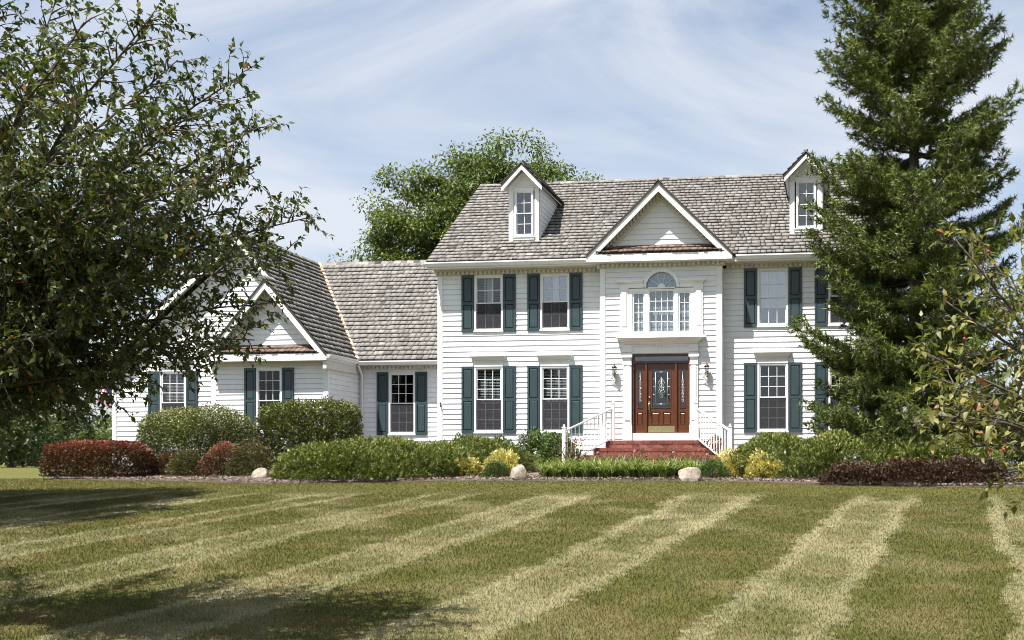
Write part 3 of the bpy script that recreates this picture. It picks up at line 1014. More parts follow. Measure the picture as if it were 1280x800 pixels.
# ---- garage with its bay
GY, GB = 0.3, -0.3
groof = deck([(ge_x, -0.74, ge_z), (ge_x, weave_y, ge_z), (gr_x, wr_y, wr_z), (gr_x, -0.12, wr_z), (-12.45, -0.12, ge_z + GSL * 2.09), (-12.37, -0.74, ge_z + GSL * 2.01)], (0, 0, -.085))
gA = math.hypot(gr_x - ge_x, wr_z - ge_z)
ht2 = gA * 2.01 / (ge_x - gr_x)
UG = (-1, 0, GSL)
shake_field(groof, (ge_x + .02, 0, ge_z), (0, 1, 0), UG, [(-.76, 0), (weave_y - .07, 0), (wr_y - .07, gA), (-.14, gA), (-.14, ht2), (-.76, ht2)], seed=51)
m = MB()            # valley flashing
V0, V1 = Vector((ge_x, weave_y, weave_z + .012)), Vector((gr_x, wr_y, wr_z + .012))
up_ = Vector((0, 0, .055))
e1, e2 = Vector((.10, 0, .0)), Vector((0, -.10, .0))
for e_ in (e1, e2):
    m.slab([V0 + up_, V0 + up_ + e_ + Vector((0, 0, .012)), V1 + up_ + e_ + Vector((0, 0, .012)), V1 + up_], (0, 0, -.02))
m.build('valley_flashing', 'copper', house)
gl_x, gsl2 = -18.40, 0.83
gl_z = wr_z - gsl2 * (gr_x - gl_x)
deck([(gl_x, -0.12, gl_z), (gr_x, -0.12, wr_z), (gr_x, 9.0, wr_z), (gl_x, 9.0, gl_z)], (0, 0, -.085))
ridge_caps((gr_x, -0.14, wr_z + .02), (gr_x, wr_y, wr_z + .02), .12, 1.1)
TG = front(GY)
wall(TG, 0.14, wr_z - .3, lambda z: (max(-18.1, gl_x + (z + .34 - gl_z) / gsl2), min(-14.30 if z < 3.5 else -10.6, ge_x - (z + .34 - ge_z) / GSL)), [hole(-16.10, 1.15, 3.305)])
part('foundation', 'foundation', (-18.2, -14.3, GY + .01, GY + .3, -.4, .139), (-14.36, -10.5, GB + .01, GB + .3, -.4, .139), (-10.8, -10.5, GB + .3, WY, -.4, .139))
part('corner_board', 'trim', (-18.24, -18.09, GY - .034, GY + .1, .12, 3.6))
win_sh(TG, -16.10, 1.15, 3.205, header=True, rows=(3, 3), cover='half', bot='pane_screen', top='pane_screen')
wall(left(-18.24), 0.14, 3.4, lambda z: (.34, 9.0), joined=True)
part('wall', 'siding', (-18.2, -7.1, 8.85, 9.0, 0, 3.5))
for sg, xe, ze_ in ((-1, gl_x, gl_z), (1, ge_x, ge_z)):
    m = MB()
    if sg > 0:
        xa, zl = -12.40, ge_z + GSL * 2.04
    else:
        xa, zl = gl_x, gl_z
    m.slab([(xa, -.095, zl - .086), (gr_x, -.095, wr_z - .086), (gr_x, -.095, wr_z - .32), (xa, -.095, zl - .32)], (0, .03, 0))
    b = m.build('rake_board', 'trim', house)
    m = MB()
    m.slab([(xa, -.064, zl - .12), (gr_x, -.064, wr_z - .12), (gr_x, -.064, wr_z - .14), (xa, -.064, zl - .14)], (0, GY + .06, 0))
    m.build('rake_soffit', 'shaded_trim', b)
TB = front(GB)
wall(TB, 0.14, 3.46, lambda z: (-14.25, -10.64), [hole(-12.45, 1.15, 3.21, .85)], core_span=lambda z: (-14.38, -10.5))
for x0 in (-14.40, -10.645):
    part('corner_board', 'trim', (x0, x0 + .16, GB - .034, GB + .1, .12, 3.36))
win_sh(TB, -12.45, 1.15, 3.21, rows=(3, 3), cover=None, top='pane_dark', bot='pane_dark', w=0.855, sh=.38)
wall(right(-10.5), 0.14, 3.46, lambda z: (GB + .10, WY - .03))
part('bay_side', 'siding', (-14.36, -14.25, GB + .1, GY, .14, 3.5))
part('frieze', 'shaded_trim', (-14.38, -10.5, 0, .03, 3.25, 3.43), T=TB)
gable_front(-12.37, 2.01, 3.605, GSL * 0.985, -0.72, GB, (0.29, 0.29), 1.9, fh=.235, seed=61, back_right='none')
# garage side eave: frieze, soffit, fascia, gutter, downspout
TR = right(-10.5)
part('frieze', 'shaded_trim', (GB + .02, WY - .05, 0.022, .04, 3.28, 3.44), T=TR)
dentils(TR, GB + .05, WY - .1, 3.31, 3.385, .041, .08)
part('soffit', 'shaded_trim', (GB - .36, 1.36, 0.0, .12, 3.441, 3.139), T=TR)
part('fascia', 'trim', (-.70, 1.35, .121, .142, 3.40, 3.575), T=TR)
gutter((-10.357, -.72, 3.585), (-10.357, 1.30, 3.585), (1, 0, 0))
m = MB()
m.tube([(-10.30, 1.33, 3.42), (-10.32, 1.5, 3.28), (-10.36, WY - .06, 3.12), (-10.36, WY - .06, .35)], .04, 8)
m.build('downspout', 'trim', house)
m = MB()
m.tube([(-14.2, -.62, 3.38), (-14.35, -.45, 3.30), (-14.46, -.1, 3.24), (-14.46, .22, 3.1), (-14.46, .24, .3)], .04, 8)
m.build('downspout', 'trim', house)

# shingles: the 300 that show largest are parts of their roof, the rest one mesh
SHING.sort(key=lambda q: -q[0])
HF = [(0, 3, 2, 1), (4, 5, 6, 7), (0, 1, 5, 4), (1, 2, 6, 5), (2, 3, 7, 6), (3, 0, 4, 7)]
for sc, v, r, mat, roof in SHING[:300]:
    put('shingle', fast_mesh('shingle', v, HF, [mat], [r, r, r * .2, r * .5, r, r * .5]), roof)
rest = SHING[300:]
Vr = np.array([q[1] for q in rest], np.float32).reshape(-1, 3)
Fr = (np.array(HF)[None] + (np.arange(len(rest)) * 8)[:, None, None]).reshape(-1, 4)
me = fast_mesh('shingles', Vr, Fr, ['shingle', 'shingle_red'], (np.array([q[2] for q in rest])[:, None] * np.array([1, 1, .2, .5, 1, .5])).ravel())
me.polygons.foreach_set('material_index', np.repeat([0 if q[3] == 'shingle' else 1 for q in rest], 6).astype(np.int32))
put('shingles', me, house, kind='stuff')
print('shingles', len(SHING))
# ------------------------------------------------------------------ the arched window over the door
CX = 0.025
def tb(*b):
    return b
pw = MB()
for x0, x1 in ((CX - .50, CX - .405), (CX + .405, CX + .50), (CX - .99, CX - .875), (CX + .875, CX + .99)):       # mullions
    pw.box(x0, x1, -.05, .05, 3.99, 5.40, T1)
for x0, x1 in ((CX - .875, CX - .50), (CX + .50, CX + .875)):
    pw.box(x0, x1, -.05, .047, 5.30, 5.40, T1); pw.box(x0, x1, -.05, .047, 3.99, 4.08, T1)
pw.box(CX - .405, CX + .405, -.05, .047, 3.99, 4.05, T1); pw.box(CX - .405, CX + .405, -.05, .052, 5.392, 5.432, T1)
pal = pw.build('arched_window', 'trim', house)
for sg in (-1, 1):                                                    # pilasters and entablatures
    a, b = sorted((CX + sg * .995, CX + sg * 1.235))
    part('pilaster', 'trim', (a, b, .001, .06, 3.975, 5.42), (a + .05, b - .05, .061, .085, 4.30, 5.30), (a - .015, b + .015, .001, .095, 3.975, 4.22), (a - .012, b + .012, .001, .085, 5.33, 5.42), T=T1, parent=pal)
    a, b = sorted((CX + sg * .545, CX + sg * 1.24))
    part('entablature', 'trim', (a, b, .001, .055, 5.421, 5.56), T=T1, parent=pal)
    part('cap', 'trim', (a - (.04 if sg < 0 else 0), b + (.04 if sg > 0 else 0), .001, .10, 5.561, 5.60), (a - (.09 if sg < 0 else 0), b + (.09 if sg > 0 else 0), .001, .15, 5.601, 5.645), T=T1, parent=pal)
part('sill', 'trim', (CX - 1.33, CX + 1.33, .001, .14, 3.925, 3.974), T=T1, parent=pal)
am = MB()
nA = 22
Ro, Ri = .545, .455
for i in range(nA):
    t0, t1 = math.pi * i / nA, math.pi * (i + 1) / nA
    q = [(Ri, t0), (Ro, t0), (Ro, t1), (Ri, t1)]
    am.hexa([T1(CX + r * math.cos(t), -.05, 5.43 + r * math.sin(t)) for r, t in q] + [T1(CX + r * math.cos(t), .075, 5.43 + r * math.sin(t)) for r, t in q])
am.build('arch_casing', 'trim', pal)
g = MB()
for k in range(1, 5):
    t = math.pi * k / 5 if False else math.pi * (k) / 5
    ca, sa = math.cos(t), math.sin(t)
    w = .007
    p = [(.10 * ca - w * sa, .10 * sa + w * ca), (.10 * ca + w * sa, .10 * sa - w * ca), (Ri * ca + w * sa, Ri * sa - w * ca), (Ri * ca - w * sa, Ri * sa + w * ca)]
    g.hexa([T1(CX + x, -.012, 5.43 + z) for x, z in p] + [T1(CX + x, .008, 5.43 + z) for x, z in p])
p = [(.12 * math.cos(math.pi * i / 8), .12 * math.sin(math.pi * i / 8)) for i in range(9)]
g.prism(p, lambda x, z: T1(CX + x, -.012, 5.43 + z), lambda x, z: T1(CX + x, .010, 5.43 + z))
g.build('window_grille', 'trim', pal)
p = [(Ri * math.cos(math.pi * i / 24), Ri * math.sin(math.pi * i / 24)) for i in range(25)]
g = MB(); g.prism(p, lambda x, z: T1(CX + x, -.03, 5.43 + z), lambda x, z: T1(CX + x, -.026, 5.43 + z)); g.build('pane', 'pane_dim', pal)
g = MB(); g.prism(p, lambda x, z: T1(CX + x, -.085, 5.43 + z), lambda x, z: T1(CX + x, -.075, 5.43 + z)); g.build('curtain', 'room_pale', pal)
window(T1, CX - .405, CX + .405, 4.05, 5.375, cols=4, rows=(2, 2), cover=None, room='room_pale', top='pane_dim', bot='pane_dim', sill=False, cas=.03, deep=.10)
for sg in (-1, 1):
    a, b = sorted((CX + sg * .50, CX + sg * .875))
    f = .05
    part('sash', 'trim', (a, a + f, -.03, .02, 4.08, 5.30), (b - f, b, -.03, .02, 4.08, 5.30), (a + f, b - f, -.03, .018, 5.25, 5.30), (a + f, b - f, -.03, .018, 4.08, 4.13), T=T1, parent=pal)
    xm = (a + b) / 2
    mm = [(xm - .006, xm + .006, -.021, .0, 4.13, 5.25)] + [(a + f, b - f, -.02, -.001, 4.13 + 1.12 * i / 4 - .006, 4.13 + 1.12 * i / 4 + .006) for i in (1, 2, 3)]
    part('window_grille', 'trim', *mm, T=T1, parent=pal)
    part('pane', 'pane_dim', (a + f, b - f, -.028, -.024, 4.13, 5.25), T=T1, parent=pal)
    part('room_lining', 'room_pale', (a, b, -.09, -.08, 4.05, 5.3), (a - .02, a, -.1, -.06, 4.05, 5.3), (b, b + .02, -.1, -.06, 4.05, 5.3), T=T1, parent=pal)
# ------------------------------------------------------------------ door surround and door
ds = MB()
ds.box(-1.10, 1.11, .001, .10, 3.475, 3.51, T1)
ds.box(-1.09, 1.10, .001, .085, 3.512, 3.74, T1)
sur = ds.build('door_surround', 'trim', house)
m = MB()
for (e0, n0, h0), (e1, n1, h1) in zip(((.0, .11, 3.741), (.05, .14, 3.80), (.11, .22, 3.855), (.16, .27, 3.895)), ((.05, .14, 3.80), (.11, .22, 3.855), (.16, .27, 3.895), (.20, .30, 3.91))):
    m.hexa([T1(-1.09 - e0, n0, h0), T1(1.10 + e0, n0, h0), T1(1.10 + e0, .001, h0), T1(-1.09 - e0, .001, h0), T1(-1.09 - e1, n1, h1 - .001), T1(1.10 + e1, n1, h1 - .001), T1(1.10 + e1, .001, h1 - .001), T1(-1.09 - e1, .001, h1 - .001)])
m.box(-1.305, 1.315, .001, .315, 3.911, 3.924, T1)
m.build('crown_moulding', 'trim', sur)
m = MB()
for i in range(17):
    x = -.86 + 1.73 * (i + .5) / 17
    m.box(x - .03, x + .03, .0855, .12, 3.675, 3.735, T1)
m.build('dentil', 'trim', sur)
for sg in (-1, 1):
    x = .995 * sg + .005
    part('pilaster', 'trim', (x - .12, x + .12, .001, .075, .92, 3.474), (x - .075, x + .075, .076, .095, 1.50, 3.10), (x - .135, x + .135, .001, .105, .90, 1.34), (x - .13, x + .13, .001, .10, 3.14, 3.17), (x - .15, x + .15, .001, .12, 3.36, 3.473), (x - .14, x + .14, .086, .125, 3.512, 3.72), T=T1, parent=sur)
DX0, DX1, DZ0, DZ1 = -.855, .868, 1.125, 3.45
N0 = -.06                                              # the door stands back from the wall face
fr = MB()
W_ = lambda *b: fr.box(*b, T=T1)
W_(DX0, DX0 + .055, -.14, .0, DZ0, DZ1); W_(DX1 - .055, DX1, -.14, .0, DZ0, DZ1)
W_(DX0 + .055, DX1 - .055, -.14, -.002, DZ1 - .05, DZ1)
W_(DX0 + .055, DX1 - .055, -.14, -.002, 3.185, 3.255)               # transom bar
sx0, sx1 = DX0 + .385, DX1 - .385
W_(sx0, sx0 + .055, -.14, -.001, DZ0, 3.184); W_(sx1 - .055, sx1, -.14, -.001, DZ0, 3.184)
dr = fr.build('entry_door', 'door_wood', house)
part('threshold', 'stone_threshold', (-.87, .87, -.2, .06, .90, 1.118), T=T1, parent=dr)
part('transom', 'pane_dim', (DX0 + .055, DX1 - .055, -.075, -.07, 3.256, 3.40), T=T1, parent=dr)
part('room_lining', 'room_dark', (DX0, DX1, -.75, -.74, .9, 3.5), (DX0 - .02, DX0, -.75, -.141, .9, 3.5), (DX1, DX1 + .02, -.75, -.141, .9, 3.5), (DX0, DX1, -.74, -.141, 3.46, 3.5), T=T1, parent=dr)
def raised(a, b, z0, z1, n, par, name='panel'):
    q = MB()
    k = .03
    A = [(a, z0), (b, z0), (b, z1), (a, z1)]
    B = [(a + k, z0 + k), (b - k, z0 + k), (b - k, z1 - k), (a + k, z1 - k)]
    q.hexa([T1(x, n, z) for x, z in A] + [T1(x, n + .022, z) for x, z in B])
    q.build(name, 'door_wood', par)
def leaf_(x0, x1, g0, g1, npan, name):
    """a leaf with one light above raised panels"""
    st = .125 if npan == 2 else .075
    n0, n1 = -.115, -.07
    q = MB()
    for b in ((x0, x0 + st, n0, n1, DZ0 + .002, 3.183), (x1 - st, x1, n0, n1, DZ0 + .002, 3.183), (x0 + st, x1 - st, n0, n1 - .001, g1, 3.183), (x0 + st, x1 - st, n0, n1 - .001, g0 - .13, g0), (x0 + st, x1 - st, n0, n1 - .001, DZ0 + .002, DZ0 + .24)):
        q.box(*b, T=T1)
    if npan == 2:
        xm = (x0 + x1) / 2
        q.box(xm - .05, xm + .05, n0, n1 - .0012, DZ0 + .24, g0 - .13, T1)
    lf = q.build(name, 'door_wood', dr)
    part('panel', 'door_wood', (x0 + st, x1 - st, n0 + .004, n0 + .018, DZ0 + .24, g0 - .13), T=T1, parent=dr)
    w = (x1 - x0 - 2 * st - (.10 if npan == 2 else 0)) / npan
    for k in range(npan):
        a = x0 + st + k * (w + .10)
        raised(a + .012, a + w - .012, DZ0 + .25, g0 - .14, n0 + .019, dr)
    # glass with its moulding and lead work
    part('glazing_bead', 'door_wood', (x0 + st, x0 + st + .022, n1 - .03, n1 + .016, g0, g1), (x1 - st - .022, x1 - st, n1 - .03, n1 + .016, g0, g1), (x0 + st + .022, x1 - st - .022, n1 - .03, n1 + .014, g0, g0 + .022), (x0 + st + .022, x1 - st - .022, n1 - .03, n1 + .014, g1 - .022, g1), T=T1, parent=dr)
    a, b = x0 + st + .022, x1 - st - .022
    part('pane', 'pane', (a, b, n0 + .02, n0 + .024, g0 + .02, g1 - .02), T=T1, parent=dr)
    c = MB()
    nn = n0 + .031
    xm, zm = (a + b) / 2, (g0 + g1) / 2
    def wire(pts, r=.006):
        c.tube([T1(x, nn, z) for x, z in pts], r, 4)
    def ring(x, z, rx, rz, r=.005, k=12):
        wire([(x + rx * math.cos(2 * math.pi * i / k), z + rz * math.sin(2 * math.pi * i / k)) for i in range(k + 1)], r)
    if npan == 2:
        for x in (a + .09, b - .09):
            wire([(x, g0 + .12), (x, g1 - .10)], .011)
        wire([(a + .03, g0 + .12), (b - .03, g0 + .12)], .006); wire([(a + .09, g1 - .10), (b - .09, g1 - .10)])
        for dz in (-.18, .05, .28):
            wire([(a, zm + dz), (a + .09, zm + dz)]); wire([(b - .09, zm + dz), (b, zm + dz)])
        ring(xm, zm + .04, .07, .10); ring(xm, zm + .04, .03, .04, .008)
        ring(xm - .055, zm + .17, .035, .05); ring(xm + .055, zm + .17, .035, .05)
        ring(xm - .055, zm - .09, .035, .05); ring(xm + .055, zm - .09, .035, .05)
        ring(xm, zm - .22, .045, .06); ring(xm, zm + .27, .03, .05)
        wire([(xm - .12, zm + .04), (xm + .12, zm + .04)], .005); wire([(xm, zm - .28), (xm, zm + .33)], .005)
    else:
        for dz in (-.34, -.16, .02, .20):
            ring(xm, zm + dz, .032, .07, .005); ring(xm, zm + dz, .012, .02, .006, 8)
        wire([(xm, g0 + .03), (xm, g1 - .03)], .004)
        for dz in (-.25, -.07, .11):
            wire([(a, zm + dz), (b, zm + dz)], .004)
    c.build('lead_came', 'lead_came', dr, kind='stuff')
    return lf
lx0, lx1 = sx0 + .058, sx1 - .058
lf = leaf_(lx0, lx1, 1.86, 3.03, 2, 'door_leaf')
leaf_(DX0 + .058, sx0 - .003, 1.86, 3.03, 1, 'sidelight')
leaf_(sx1 + .003, DX1 - .058, 1.86, 3.03, 1, 'sidelight')
part('kick_plate', 'brass', (lx0 + .02, lx1 - .02, -.069, -.064, DZ0 + .015, DZ0 + .20), T=T1, parent=dr)
m = MB()
hx = lx0 + .06
m.box(hx - .022, hx + .022, -.069, -.05, 1.80, 2.06, T1)
m.tube([T1(hx, -.05, 2.02), T1(hx, .0, 2.0), T1(hx, .012, 1.9), T1(hx + .01, -.0, 1.79), T1(hx, -.045, 1.72)], .014, 8)
m.lathe([(.0, .0), (.028, .004), (.028, .03), (.0, .036)], T1(hx, -.05, 2.16), 10)
m.build('door_handle', 'brass', dr)

# ------------------------------------------------------------------ lanterns beside the door
def lantern(x):
    zc = 2.83
    Y = BY - .022
    m = MB()
    # filigree back plate of scrolls
    def sc(cx_, cz, r, turns, a0, th, sx=1):
        pts = []
        n = int(10 * turns) + 4
        for i in range(n + 1):
            k = i / n
            a = a0 + sx * 2 * math.pi * turns * k
            rr = r * (1 - .72 * k)
            pts.append((x + cx_ + rr * math.cos(a), Y - .03, zc + cz + rr * math.sin(a)))
        m.tube(pts, th, 5)
    for sg in (-1, 1):
        sc(sg * .07, -.02, .075, 1.2, math.pi * (0 if sg > 0 else 1), .011, sg)
        sc(sg * .05, -.16, .06, 1.2, math.pi * (0 if sg > 0 else 1), .010, -sg)
        sc(sg * .065, .09, .05, 1.1, -math.pi / 2, .009, sg)
    m.tube([(x, Y - .012, zc - .27), (x, Y - .02, zc + .10)], .016, 6)
    m.lathe([(.0, -.02), (.022, .0), (.0, .03)], (x, Y - .02, zc - .29), 8)
    lt = m.build('wall_lantern', 'pale_iron', house)
    b = MB()
    cy = Y - .15
    b.tube([(x, Y, zc - .05), (x, Y - .10, zc - .08), (x, cy, zc - .03), (x, cy, zc + .02)], .011, 6)
    b.lathe([(.03, .02), (.062, .035), (.062, .05), (.05, .055)], (x, cy, zc), 6)
    b.lathe([(.082, .215), (.088, .225), (.05, .275), (.02, .295), (.02, .32), (.008, .34), (.0, .41)], (x, cy, zc), 6)
    for k in range(6):
        a = math.pi * k / 3
        b.tube([(x + .052 * math.cos(a), cy + .052 * math.sin(a), zc + .05), (x + .075 * math.cos(a), cy + .075 * math.sin(a), zc + .22)], .006, 4)
    b.build('lantern_frame', 'dark_bronze', lt)
    g = MB()
    g.lathe([(.045, .055), (.068, .214)], (x, cy, zc), 6)
    g.build('lantern_glass', 'pane', lt)
    c = MB()
    c.lathe([(.012, .06), (.012, .13), (.018, .15), (.0, .19)], (x, cy, zc), 8)
    c.build('candle_bulb', 'pale_iron', lt)
lantern(-1.365)
lantern(1.395)
m = MB()
m.box(-6.99, -6.95, -.075, -.035, 2.06, 2.10); m.tube([(-6.97, -.05, 2.06), (-6.965, -.085, 2.0), (-6.955, -.09, 1.96)], .018, 6)
m.build('wall_fitting', 'dark_bronze', house)

# ------------------------------------------------------------------ brick steps
steps = thing('brick_steps', (0, -1.7, 0), 'red brick steps rising from three sides to the front door', 'steps')
RIS = .215
LZ = .875
tiers = []
for k in range(4):
    hx = 1.40 + .30 * k
    yf = -1.70 - .30 * k
    tiers.append((hx, yf, LZ - RIS * k))
core = MB()
for hx, yf, zt in tiers:
    core.box(-hx + .012, hx - .012, yf + .012, BY - .005 if zt == LZ else yf + .4, -.5, zt - .012 - (0 if zt == LZ else .001 * hx))
core.build('mortar_core', 'mortar', steps)
# flanks of the lower tiers
m = MB()
for hx, yf, zt in tiers[1:]:
    for sg in (-1, 1):
        a, b = sorted((sg * (hx - .012), sg * (hx - .33)))
        m.box(a, b, yf + .401, BY - .01, -.5, zt - .016)
m.build('step_flank', 'mortar', steps)
rng = random.Random(4)
brick_shape = {}
def brick(c, dx, dy, dz):
    key = (round(dx, 3), round(dy, 3), round(dz, 3), rng.randrange(9))
    if key not in brick_shape:
        q = MB(); q.rnd = min(1, max(0, rng.gauss(.5, .27)))
        q.box(-dx / 2, dx / 2, -dy / 2, dy / 2, -dz / 2, dz / 2)
        brick_shape[key] = q.mesh('brick', 'brick')
    put('brick', brick_shape[key], steps, loc=(c[0] + rng.uniform(-.002, .002), c[1] + rng.uniform(-.003, .003), c[2]))
for k, (hx, yf, zt) in enumerate(tiers):
    for row in range(2):
        h = .094
        zc = zt - .049 - row * .1075
        L = .205
        n = int(round(2 * hx / (L + .01)))
        w = 2 * hx / n
        off = w / 2 if row else 0
        x = -hx
        first = True
        while x < hx - .01:
            ww = w / 2 if (row and first) else min(w, hx - x)
            first = False
            brick((x + ww / 2, yf + .05 - (.012 if row == 0 else 0), zc), ww - .015, .1, h)
            x += ww
        # the two sides
        ydep = (BY - .02 - (yf + .1))
        ny = max(1, int(round(ydep / .32)))
        for sg in (-1, 1):
            for j in range(ny):
                yc = yf + .106 + ydep * (j + .5) / ny
                brick((sg * (hx - .05 + (.012 if row == 0 else 0)), yc, zc), .1, ydep / ny - .011, h)
    # tread paving behind the nosing
    if k:
        pass
tp = MB()
tp.box(-1.31, 1.31, -1.60, BY - .03, LZ - .03, LZ - .004)
tp.build('landing_paving', 'brick', steps)

# ------------------------------------------------------------------ railings
def railing(sg, label):
    P0 = np.array([sg * 1.20, -1.62, LZ])
    P1 = np.array([sg * 2.30, -2.92, 0.0])
    P1[2] = gz(P1[0], P1[1])
    rt = thing('stair_railing', tuple(P1), label, 'railing', 'railings beside the steps')
    zt0, zt1 = 1.80, 1.10
    for (p, top, nm) in ((P0, 1.93, 'post'), (P1, 1.20, 'post')):
        m = MB()
        r = .048
        m.box(p[0] - r, p[0] + r, p[1] - r, p[1] + r, p[2] - .05, top)
        m.box(p[0] - r - .012, p[0] + r + .012, p[1] - r - .012, p[1] + r + .012, top + .001, top + .02)
        m.lathe([(.028, .02), (.036, .045), (.03, .075), (.0, .092)], (p[0], p[1], top), 10)
        m.build(nm, 'white_metal', rt)
    A = lambda k, z0, z1: (P0[0] + (P1[0] - P0[0]) * k, P0[1] + (P1[1] - P0[1]) * k, z0 + (z1 - z0) * k)
    d = (P1 - P0) / np.linalg.norm(P1 - P0)
    s = np.array([-d[1], d[0], 0.]); s /= np.linalg.norm(s)
    for z0, z1, hw, hh, nm in ((zt0, zt1, .03, .022, 'top_rail'), (LZ + .09, .17, .02, .02, 'bottom_rail')):
        m = MB()
        a, b = np.array(A(.03, z0, z1)), np.array(A(.975, z0, z1))
        up = np.array([0, 0, hh])
        m.hexa([a - s * hw - up, a + s * hw - up, a + s * hw + up, a - s * hw + up, b - s * hw - up, b + s * hw - up, b + s * hw + up, b - s * hw + up])
        m.build(nm, 'white_metal', rt)
    for i in range(12):
        k = (i + .8) / 12.6
        x, y, zb = A(k, LZ + .09, .17)
        zt = A(k, zt0, zt1)[2]
        m = MB()
        m.box(x - .013, x + .013, y - .013, y + .013, zb + .015, zt - .015)
        m.build('baluster', 'white_metal', rt)
    m = MB()                                   # little scroll at the top of the rail
    m.tube([(P0[0] - sg * (.02 + .055 * math.cos(a) * (1 - a / 12)), P0[1] - .02, 1.93 + .13 + .06 * math.sin(a) * (1 - a / 12)) for a in np.linspace(-1.5, 4.6, 14)], .011, 5)
    m.build('scroll', 'white_metal', rt)
    return rt
railing(-1, 'white metal stair railing on the left of the brick steps')
railing(1, 'white metal stair railing on the right of the brick steps')
# ------------------------------------------------------------------ ground
BED = [(-16.35, -4.0), (-16.1, -5.3), (-15.5, -5.9), (-12.0, -6.3), (-8.5, -7.2), (-6.2, -6.7), (-4.6, -5.9), (-2.6, -6.1), (0.8, -5.75), (3.0, -6.2), (5.0, -7.1), (7.4, -7.75), (9.3, -7.45), (11.2, -6.6), (13.0, -4.8)]
def bed_front(x):
    xs = [p[0] for p in BED]
    # smooth the polyline a little
    return float(np.mean([np.interp(x + d, xs, [p[1] for p in BED]) for d in (-.5, -.25, 0, .25, .5)]))
def grid_axis(lo, hi, step, far):
    return sorted({-f for f in far} | set(np.arange(lo, hi + .01, step).round(3)) | set(far))
gx = grid_axis(-40, 40, 1.0, (60, 90, 150, 300, 700, 1500))
gy = grid_axis(-44, 24, 1.0, (60, 90, 150, 300, 700, 1500))
GV = [(x, y, gz(x, y)) for y in gy for x in gx]
nx = len(gx)
GF = [(j * nx + i, j * nx + i + 1, (j + 1) * nx + i + 1, (j + 1) * nx + i) for j in range(len(gy) - 1) for i in range(nx - 1)]
put('lawn', fast_mesh('lawn', GV, GF, ['lawn'], smooth=True), kind='structure', label='mown lawn with pale diagonal mowing stripes')
# planting bed
xs = np.arange(-16.3, 12.9, .3)
V, F = [], []
rows = 14
for x in xs:
    f = bed_front(x)
    for j in range(rows):
        k = j / (rows - 1)
        y = f + (2.4 - f) * k
        V.append((x, y, gz(x, y) + (.004 if j == 0 else .055 * min(1, j / 1.0)) + .012 * math.sin(x * 5 + j * 2.1) * (j > 0)))
for i in range(len(xs) - 1):
    for j in range(rows - 1):
        F.append((i * rows + j, (i + 1) * rows + j, (i + 1) * rows + j + 1, i * rows + j + 1))
put('planting_bed', fast_mesh('planting_bed', V, F, ['soil'], smooth=True), kind='structure')
R = np.random.default_rng(5)
n = 22000
x = R.uniform(-16.2, 12.6, n)
f = np.array([bed_front(a) for a in x])
y = f + .02 + np.where(R.random(n) < .06, R.normal(-.03, .07, n), np.abs(R.normal(0, .9, n)))
z = np.array([gz(a, b) for a, b in zip(x, y)]) + .055 + R.uniform(-.004, .025, n)
a = R.uniform(0, 6.28, n)
l, w = R.uniform(.012, .035, n), R.uniform(.006, .014, n)
dx, dy = np.cos(a), np.sin(a)
tilt = R.normal(0, .35, n)
P = np.stack([x, y, z], 1)
u = np.stack([dx * l, dy * l, tilt * l], 1); v = np.stack([-dy * w, dx * w, R.normal(0, .4, n) * w], 1)
V = np.stack([P - u - v, P + u - v, P + u + v, P - u + v], 1).reshape(-1, 3)
put('mulch', fast_mesh('mulch', V, np.arange(4 * n).reshape(-1, 4), ['mulch_chip'], R.random(n)), kind='stuff', label='brown wood mulch covering the planting bed')
# grass blades over the part of the lawn that lies before the camera
def blades(n, d0, d1, hgt, wid, seed):
    R = np.random.default_rng(seed)
    d = d0 + (d1 - d0) * R.random(n) ** 1.25
    r = R.uniform(-.78, .50, n) * d + R.normal(0, .1, n)
    X = EYE[0] + Rt[0] * r + Fw[0] * d
    Y = EYE[1] + Rt[1] * r + Fw[1] * d
    bx = np.array([p[0] for p in BED]); by = np.array([p[1] for p in BED])
    keep = (Y < np.interp(X, bx, by) + R.normal(.03, .07, n)) | (X < -16.4)
    X, Y = X[keep], Y[keep]
    n = len(X)
    Z = -0.05 * np.clip(-1.5 - Y, 0, 60)
    a = R.uniform(0, 6.28, n)
    h = hgt * R.uniform(.55, 1.3, n)
    w = (.0011 + .00040 * np.hypot(X - EYE[0], Y - EYE[1])) * R.uniform(.7, 1.3, n)
    lean = R.uniform(.1, .9, n)
    b = R.uniform(0, 6.28, n)
    B = np.stack([X, Y, Z - .004], 1)
    s = np.stack([np.cos(a) * w, np.sin(a) * w, 0 * w], 1)
    t = B + np.stack([np.cos(b) * lean * h, np.sin(b) * lean * h, h], 1)
    return np.stack([B - s, B + s, t], 1).reshape(-1, 3), R.random(n)
sets = [blades(470000, 6.0, 28.0, .028, 0, 1)]
V = np.concatenate([s[0] for s in sets]); rr = np.concatenate([s[1] for s in sets])
put('grass', fast_mesh('grass', V, np.arange(len(V)).reshape(-1, 3), ['grass_blade'], rr), kind='stuff', label='short mown grass with bleached stripes')

